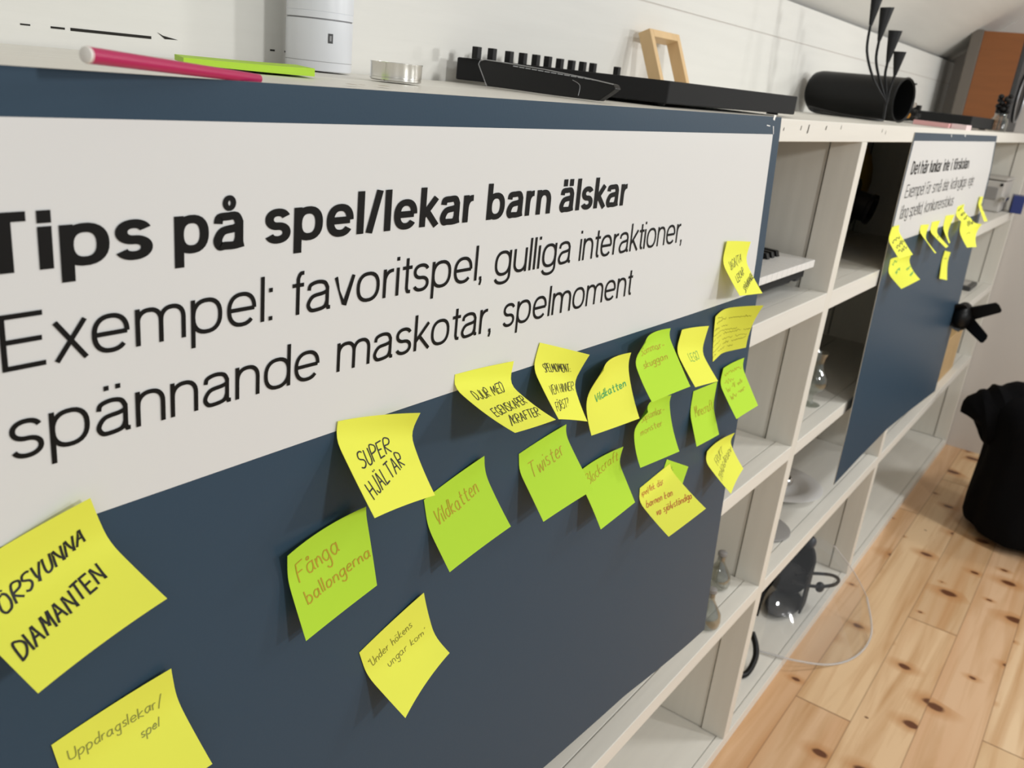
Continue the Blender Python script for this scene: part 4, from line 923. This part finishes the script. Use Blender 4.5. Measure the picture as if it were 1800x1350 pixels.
# glass jar with dark top
cx, cy = 1.62, 0.022 + .01
t_ = empty('glass_jar', (cx, cy, ZT)); tag(t_, 'little clear glass jar with a dark sprig in front of the loudspeaker', 'jar')
q = MB(); q.cap1 = False; q.lathe([(.001, 0), (.024, 0), (.026, .003), (.026, .035), (.018, .045), (.018, .055), (.0165, .055), (.0165, .045), (.0245, .034), (.0245, .004), (.001, .004)], (cx, cy, ZT), seg=28); q.build('glass_body', glass, t_, smooth=True)
q = MB()
for i in range(16):
    a = i * 2.4; q.sphere((cx + .016 * math.cos(a) * (.3 + .05 * i), cy + .014 * math.sin(a), ZT + .055 + .0035 * i), .010, .009, .008, 8, 6)
q.build('sprig', black_matt, t_, smooth=True)
q = MB(); q.tube([(cx, cy, ZT + .006), (cx, cy, ZT + .06)], .002, 6); q.build('sprig_stem', black_matt, t_)

# ------------------------------------------------------------------ in the cells, next to the near poster
# electric piano
zt = LV[0][1]
kx1 = -0.062; kz = zt + 0.058; ky = 0.030
t_ = empty('keyboard', (-.35, .17, zt)); tag(t_, 'electric piano keyboard lying in the top cell beside the near poster', 'keyboard')
q = MB(); q.box(-0.72, -0.042, .066, .30, zt + .004, zt + .036); q.box(-0.72, -0.042, .176, .30, zt + .036, zt + .078); q.build('case', case_grey, t_, bevel=.004)
q = MB(); q.prism([(kx1 + .002, .052, zt + .012), (kx1 + .002, .048, zt + .034), (kx1 + .002, .070, zt + .048), (kx1 + .002, .30, zt + .074), (kx1 + .002, .30, zt + .012)], (.020, 0, 0)); q.build('end_cheek', case_grey, t_, bevel=.003)
q = MB(); q.box(-0.72, kx1, .040, .070, zt + .024, zt + .040); q.build('front_rail', black_soft, t_, bevel=.002)
nk = 26; kw = 0.0236
for i in range(nk):
    xr = kx1 - i * kw
    q = MB(); q.box(xr - kw + .0007, xr, ky - .004, .175, kz - .013, kz); q.build('white_key', key_white, t_, bevel=.0008)
for i in range(nk - 1):
    if (i % 7) in (1, 2, 3, 5, 6):
        xc = kx1 - (i + 1) * kw
        q = MB(); q.prism([(xc - .0058, .076, kz), (xc - .0058, .080, kz + .010), (xc - .0058, .175, kz + .012), (xc - .0058, .175, kz)], (.0116, 0, 0)); q.build('black_key', black_matt, t_, bevel=.0008)
# two bottles on the lower shelf
zc = LV[2][1]
for (x, y, lab) in ((-0.098, .066, 'small clear glass bottle nearer the divider, partly behind the near poster'), (-0.240, .026, 'small clear glass bottle at the shelf front, partly behind the near poster')):
    t_ = empty('glass_bottle', (x, y, zc)); tag(t_, lab, 'bottle', 'small bottles beside the near poster')
    q = MB(); q.cap1 = False; q.lathe([(.001, 0), (.019, 0), (.024, .004), (.026, .014), (.024, .028), (.014, .044), (.008, .055), (.0075, .068), (.009, .070), (.007, .070), (.0065, .055), (.0125, .043), (.0225, .028), (.0245, .014), (.022, .006), (.001, .004)], (x, y, zc + .0003), seg=28)
    q.build('glass_body', bottle_glass, t_, smooth=True)
    q = MB(); q.lathe([(.006, .060), (.006, .070), (.009, .071), (.009, .077), (.006, .079)], (x, y, zc + .0003), seg=20); q.build('stopper', stone_grey, t_, smooth=True)

# ------------------------------------------------------------------ in the middle cells
za, zb_ = LV[0][1], LV[1][1]
# camera in the top middle cell
t_ = empty('camera', (.40, .16, za)); tag(t_, 'bulky black camera in the dark cell left of the far poster', 'camera')
ca_ = lambda u, v, y: at('y', y, u, v)
q = MB(); q.box(.375, .56, .13, .225, za + .055, za + .165); q.build('body', black_matt, t_, bevel=.012)
q = MB(); q.box(.355, .405, .105, .20, za, za + .150); q.build('grip', black_soft, t_, bevel=.012)
Ml = Matrix.Rotation(math.radians(100), 4, 'X')
q = MB(); q.lathe([(.030, 0), (.032, .015), (.032, .040), (.035, .043), (.035, .050), (.027, .050), (.022, .044)], (.51, .135, za + .110), M=Ml, seg=32); q.build('lens', dark_metal, t_, smooth=True)
q = MB(); q.box(.42, .52, .145, .205, za + .165, za + .185); q.build('viewfinder', black_matt, t_, bevel=.006)
q = MB(); q.box(.44, .56, .14, .22, za, za + .056); q.build('stand', black_matt, t_, bevel=.004)
o_ = MB().sphere((.72, .250, za + .145), .095, .095, .120).build('globe', ochre, smooth=True)
q = MB(); q.lathe([(.055, 0), (.06, .003), (.05, .03)], (.72, .250, za)); f_ = q.build('foot_ring', ochre, o_, smooth=True)
tag(o_, 'large dull ochre globe standing behind the black camera', 'globe')
o_ = MB().box(.012, .892, YB - .018, YB - .008, za + .0006, za + .255).build('brown_board', brown_board_m, bevel=.001); tag(o_, 'dull brown board closing the back of the dark top cell behind the camera', 'board')
# glass carafe
cx, cy = .243, .055
o_ = MB(); o_.cap1 = False
t_ = empty('carafe', (cx, cy, zb_)); tag(t_, 'slender clear glass vase with bulb body beside the white divider', 'vase')
q = MB(); q.cap1 = False
q.lathe([(a * .8, b * .76) for a, b in [(.001, 0), (.026, 0), (.027, .002), (.010, .006), (.006, .012), (.006, .028), (.010, .034), (.026, .048), (.033, .066), (.030, .086), (.018, .104), (.013, .120), (.015, .140), (.021, .156), (.0200, .156), (.0137, .140), (.0117, .120), (.0165, .104), (.0285, .086), (.0315, .066), (.0245, .049), (.006, .036), (.001, .036)]], (cx, cy, zb_ + .0003), seg=36)
q.build('glass_body', glass, t_, smooth=True)
# larger glass vase with dark blue flowers
cx, cy = .50, .20
t_ = empty('flower_vase', (cx, cy, zb_)); tag(t_, 'glass vase of dark blue flowers at the back of the middle cell', 'vase')
q = MB(); q.cap1 = False
q.lathe([(.001, 0), (.030, 0), (.032, .004), (.012, .012), (.012, .02), (.040, .04), (.048, .07), (.044, .12), (.052, .15), (.0505, .15), (.0425, .12), (.0465, .07), (.038, .042), (.001, .03)], (cx, cy, zb_ + .0003), seg=32)
q.build('glass_body', glass, t_, smooth=True)
rnd = random.Random(3)
for i in range(7):
    a = i * 2.4; p = Vector((cx + .062 * math.cos(a) * (i / 7 + .2), cy + .055 * math.sin(a) * (i / 7 + .2), zb_ + .205 + rnd.uniform(-.022, .022)))
    q = MB()
    for k in range(9):
        b_ = k * 2.399; q.sphere(p + Vector((.012 * math.cos(b_), .012 * math.sin(b_), .006 * math.sin(k))), .011, .009, .009, 8, 6)
    q.build('flower', navy, t_, smooth=True)
    q = MB(); q.tube(catmull([(cx, cy, zb_ + .04), (cx + (p.x - cx) * .4, cy + (p.y - cy) * .4, zb_ + .13), p], 5), .0018, 6); q.build('stem', leaf, t_)
for i in range(14):
    a = i * 2.1; c_ = Vector((cx + .03 * math.cos(a), cy + .03 * math.sin(a), zb_ + .125 + rnd.uniform(0, .05))); d_ = Vector((math.cos(a), math.sin(a), .5)).normalized(); s_ = Vector((-math.sin(a), math.cos(a), 0))
    q = MB(); q.add([c_, c_ + d_ * .022 + s_ * .011, c_ + d_ * .048, c_ + d_ * .022 - s_ * .011], [(0, 1, 2, 3)]); q.build('leaf', leaf, t_, solid=.0008)
# metal bowl and disc on the lower shelf
cx, cy = .455, .150
o_ = MB(); t_ = empty('metal_bowl', (cx, cy, zc)); tag(t_, 'shiny wide-rimmed metal bowl on the shelf left of the far poster', 'bowl')
q = MB(); q.cap1 = False; q.cap0 = True
q.lathe([(.001, .001), (.045, .001), (.070, .006), (.084, .016), (.094, .018), (.118, .0178), (.120, .0190), (.117, .0203), (.094, .0208), (.082, .019), (.068, .009), (.045, .004), (.001, .004)], (cx, cy, zc), seg=56); q.build('bowl_body', mat('brushed_steel', (.80, .79, .78, 1), .28, metal=.25), t_, smooth=True)
for i in range(4):
    a = i * 1.7; q = MB(); q.sphere((cx + .012 + .026 * math.cos(a), cy + .024 * math.sin(a), zc + .020), .022, .018, .016, 14, 10); q.build('metal_piece', silver, t_, smooth=True)
cx, cy = .215, .098
o_ = MB().lathe([(.001, 0), (.070, 0), (.073, .002), (.073, .004), (.070, .006), (.001, .007)], (cx, cy, zc + .0006), seg=48).build('grey_disc', stone_grey, smooth=True)
tag(o_, 'flat grey disc lying at the front of the shelf beneath the bowl', 'disc')

# ------------------------------------------------------------------ face shield at the floor
t_ = empty('face_shield', (.60, .0, .0)); tag(t_, 'clear plastic face shield with black headband propped against the lowest cell', 'face shield')
def arc(c, rx, ry, a0, a1, n, z0, z1):
    return [np.array((c[0] + rx * math.cos(math.radians(a0 + (a1 - a0) * i / n)), c[1] + ry * math.sin(math.radians(a0 + (a1 - a0) * i / n)), z0 + (z1 - z0) * i / n)) for i in range(n + 1)]
nA = 30; rows = 12
topc = [Vector(tuple(at('z', z, u, v))) for u, v, z in ((1352, 1040, .17), (1372, 1000, .20), (1395, 968, .23), (1418, 949, .25), (1442, 946, .25), (1465, 958, .235))]
botc = [Vector(tuple(at('z', z, u, v))) for u, v, z in ((1331, 1143, .035), (1398, 1161, .034), (1462, 1168, .005), (1508, 1151, .005), (1532, 1112, .015), (1524, 1050, .08))]
topc = [Vector(tuple(p)) for p in catmull(topc, 6)]; botc = [Vector(tuple(p)) for p in catmull(botc, 6)]
V = []; F = []
nA = len(topc) - 1
for j in range(rows + 1):
    f_ = j / rows
    for i in range(nA + 1):
        p = topc[i].lerp(botc[i], f_)
        # gentle belly towards the room
        k_ = math.sin(math.pi * f_) * .012
        V.append(p + Vector((-.25, -.75, .35)) * k_)
for j in range(rows):
    for i in range(nA):
        a = j * (nA + 1) + i; F.append((a, a + 1, a + nA + 2, a + nA + 1))
obj('visor', V, F, clear_sheet, t_, smooth=True, solid=.0012)
q = MB(); q.tube([Vector(p) for p in V[-(nA + 1):]] , .0026, 8); q.build('lower_edge', clear_edge, t_, smooth=True)
q = MB(); q.tube([V[j * (nA + 1) + nA] for j in range(rows + 1)] , .0014, 8); q.build('side_edge', clear_edge, t_, smooth=True)
# headband: black shell and padding inside the cell
hb = [at('z', .10, u, v) for u, v in ((1338, 1052), (1352, 1012), (1378, 985), (1402, 975), (1421, 995), (1424, 1022), (1412, 1048))]
P = catmull([Vector(tuple(p)) for p in hb], 6)
q = MB(); V2 = []; F2 = []
for i, p in enumerate(P):
    V2 += [p + np.array((0, 0, -.055)), p + np.array((0, 0, .060))]
for i in range(len(P) - 1): F2.append((2 * i, 2 * i + 1, 2 * i + 3, 2 * i + 2))
obj('headband', V2, F2, black_soft, t_, smooth=True, solid=.006)
cpt = at('z', .075, 1385, 1022)
q = MB(); q.sphere(cpt + np.array((0, 0, .012)), .060, .050, .040, 24, 14); q.build('padding', black_soft, t_, smooth=True)
p1 = at('z', .045, 1378, 1058)
q = MB(); q.sphere(p1, .085, .045, .012, 24, 10); q.build('forehead_strip', smoke, t_, smooth=True)
q = MB(); q.tube(catmull([Vector(tuple(at('z', .13, u, v))) for u, v in ((1398, 1010), (1430, 1008), (1462, 1011), (1474, 1019), (1466, 1028), (1440, 1031), (1412, 1028), (1392, 1022))], 6), .0048, 8); q.build('strap_loop', black_matt, t_, smooth=True)
pk = at('z', .125, 1441, 1032)
q = MB(); q.sphere(pk, .013, .012, .015, 14, 10); q.build('toggle', black_matt, t_, smooth=True)
pk = at('z', .20, 1426, 953)
q = MB(); q.sphere(pk, .016, .014, .018, 16, 10); q.build('side_knob', mat('blue_black', (.02, .025, .035, 1), .4), t_, smooth=True)
# black hoop behind the divider foot
q = MB(); q.tube(catmull([Vector(tuple(at('z', z, u, v))) for u, v, z in ((1322, 1112, .10), (1328, 1132, .085), (1328.5, 1152, .065), (1322, 1170, .05), (1312, 1184, .038), (1300, 1188, .036))], 6), .0075, 10)
o_ = q.build('cable', black_matt, smooth=True); tag(o_, 'thick black cable curving behind the foot of the white divider', 'cable')

# ------------------------------------------------------------------ right-hand cells, past the far poster
def bx(name, c, M, size, material, parent=None, bevel=.002):
    q = MB(); x, y, z = size; q.box(-x / 2, x / 2, -y / 2, y / 2, 0, z, M=Matrix.Translation(c) @ M); return q.build(name, material, parent, bevel=bevel)
I4 = Matrix.Identity(4)
# light grey device with openings
t_ = empty('grey_device', (2.25, .09, za)); tag(t_, 'light grey plastic device with round openings in the upper cell right of the far poster', 'device')
gx = 2.20
q = MB(); q.box(gx, gx + .20, .030, .15, za, za + .115); q.build('case', device_grey, t_, bevel=.006)
q = MB(); q.box(gx - .003, gx + .19, .026, .145, za + .118, za + .128); q.build('lid', device_grey, t_, bevel=.003)
q = MB(); q.box(gx - .004, gx + .001, .050, .110, za + .045, za + .090); q.build('front_window', stone_grey, t_, bevel=.002)
for (y, z) in ((.128, .103), (.120, .030), (.042, .102)):
    q = MB(); q.sphere((gx - .001, y, za + z), .005, .006, .006, 10, 8); q.build('screw', black_matt, t_, smooth=True)
q = MB(); q.box(gx - .02, gx + .07, .014, .031, za + .045, za + .060); q.build('tray', silver, t_, bevel=.003)
o_ = bx('blue_box', (2.325, -.012, za + .0006), Matrix.Rotation(math.radians(10), 4, 'Z'), (.09, .040, .066), blue_plast); tag(o_, 'small dark blue box at the shelf end right of the far poster', 'box')
# small wedge with a printed top
t_ = empty('small_tray', (1.9, .05, zb_)); tag(t_, 'small flat dark tray with pale markings on the shelf beside the end wall', 'tray')
px_ = at('z', zb_ + .02, 1716, 500)
t_.location = (px_[0], .05, zb_); t_['_w'] = tuple(t_.location)
q = MB(); q.box(px_[0] - .07, px_[0] + .09, .04, .14, zb_, zb_ + .016); q.build('body', case_grey, t_, bevel=.003)
q = MB(); q.box(px_[0] - .05, px_[0] + .06, .058, .12, zb_ + .016, zb_ + .0175)
q.build('marking', device_grey, t_)
# black folding stand with splayed arms
hub = Vector(tuple(at('y', -.05, 1692, 556)))
t_ = empty('splayed_stand', hub); tag(t_, 'black stand with splayed flat arms sticking out beside the far poster', 'stand')
q = MB(); q.sphere(hub, .05, .03, .045, 18, 12); q.build('hub', black_matt, t_, smooth=True)
def arm(tip, w0=.022, w1=.016):
    d_ = (tip - hub); n_ = d_.normalized(); s_ = n_.cross(Vector((.96, .1, .2))).normalized()
    q = MB(); q.prism([hub + s_ * w0, hub + d_ * .96 + s_ * w1, tip + s_ * w1 * .4, tip - s_ * w1 * .6, hub + d_ * .94 - s_ * w1, hub - s_ * w0], (.012, .004, .002)); q.build('arm', black_matt, t_, bevel=.002)
for (u, v, y) in ((1759, 541, -.105), (1732, 599, -.085), (1688, 536, .05), (1677, 580, .01)):
    arm(Vector(tuple(at('x', hub.x - .05 + (0 if u > 1700 else .0), u, v))))
# wooden box
o_ = MB(); zc += .0006; t_ = empty('wooden_box', (1.9, .1, zc)); tag(t_, 'light wooden box with a brown strip on the shelf beneath the splayed stand', 'box')
wx = 1.80
q = MB(); q.box(wx, wx + .34, .025, .20, zc, zc + .170); q.build('box_body', mid_wood, t_, bevel=.003)
q = MB(); q.box(wx - .004, wx, .060, .100, zc + .01, zc + .165); q.build('brown_strip', brown_wood, t_, bevel=.001)
q = MB(); q.box(wx - .003, wx + .345, .02, .205, zc + .170, zc + .180); q.build('lid', mid_wood, t_, bevel=.002)

# ------------------------------------------------------------------ black heap of cloth by the end wall
t_ = empty('cloth_bundle', (1.70, -.385, 0)); tag(t_, 'bulky black coat heaped over a low seat at the far right of the floor', 'coat')
q = MB(); V = []; F = []
seg = 36
prof = [(0.00, .195, .185, 0), (.03, .21, .20, 0), (.12, .205, .195, 0), (.24, .195, .19, 0), (.33, .195, .195, 0), (.38, .205, .21, 0), (.43, .205, .215, 0), (.47, .185, .195, 0), (.495, .14, .15, 0), (.51, .04, .05, 0)]
cxb, cyb = 1.70, -.385
for z, rx, ry, dx in prof:
    for i in range(seg):
        a = 2 * math.pi * i / seg
        w_ = 1 + .05 * math.sin(5 * a + z * 5) + .035 * math.sin(11 * a - z * 6) * (1 if z < .45 else .4)
        V.append((cxb + dx + rx * w_ * math.cos(a), cyb + ry * w_ * math.sin(a), z + .012))
for j in range(len(prof) - 1):
    for i in range(seg): F.append((j * seg + i, j * seg + (i + 1) % seg, (j + 1) * seg + (i + 1) % seg, (j + 1) * seg + i))
F.append(tuple(range(seg))[::-1]); F.append(tuple((len(prof) - 1) * seg + i for i in range(seg)))
q.add(V, F); q.build('coat_body', cloth_black, t_, smooth=True, sub=1)
def sleeve(name, pts, rad):
    q = MB(); P = catmull(pts, 6); n_ = len(P); rr_ = [np.interp(i / (n_ - 1), np.linspace(0, 1, len(rad)), rad) * (1 + .05 * math.sin(i * 1.7)) for i in range(n_)]
    q.tube([Vector((cxb + p[0], cyb + p[1], p[2])) for p in P], rr_, 20); return q.build(name, cloth_black, t_, smooth=True)
sleeve('sleeve', [(.06, -.06, .46), (.02, .08, .445), (-.03, .175, .41), (-.05, .235, .39), (-.055, .245, .38)], [.07, .10, .105, .085, .03])
sleeve('sleeve', [(-.05, .04, .47), (-.12, -.06, .45), (-.17, -.15, .38), (-.16, -.20, .26), (-.15, -.21, .20)], [.07, .09, .085, .07, .05])
sleeve('collar', [(.14, .06, .47), (.10, -.08, .50), (.06, -.18, .49), (.10, -.22, .44)], [.06, .085, .085, .05])
for (u, v) in ((1747, 941), (1754, 945)):
    p = at('z', .012, u, v); q = MB(); q.sphere((p[0] + .01, p[1] - .01, .012), .014, .010, .012, 12, 8); q.build('metal_foot', case_grey, t_, smooth=True)
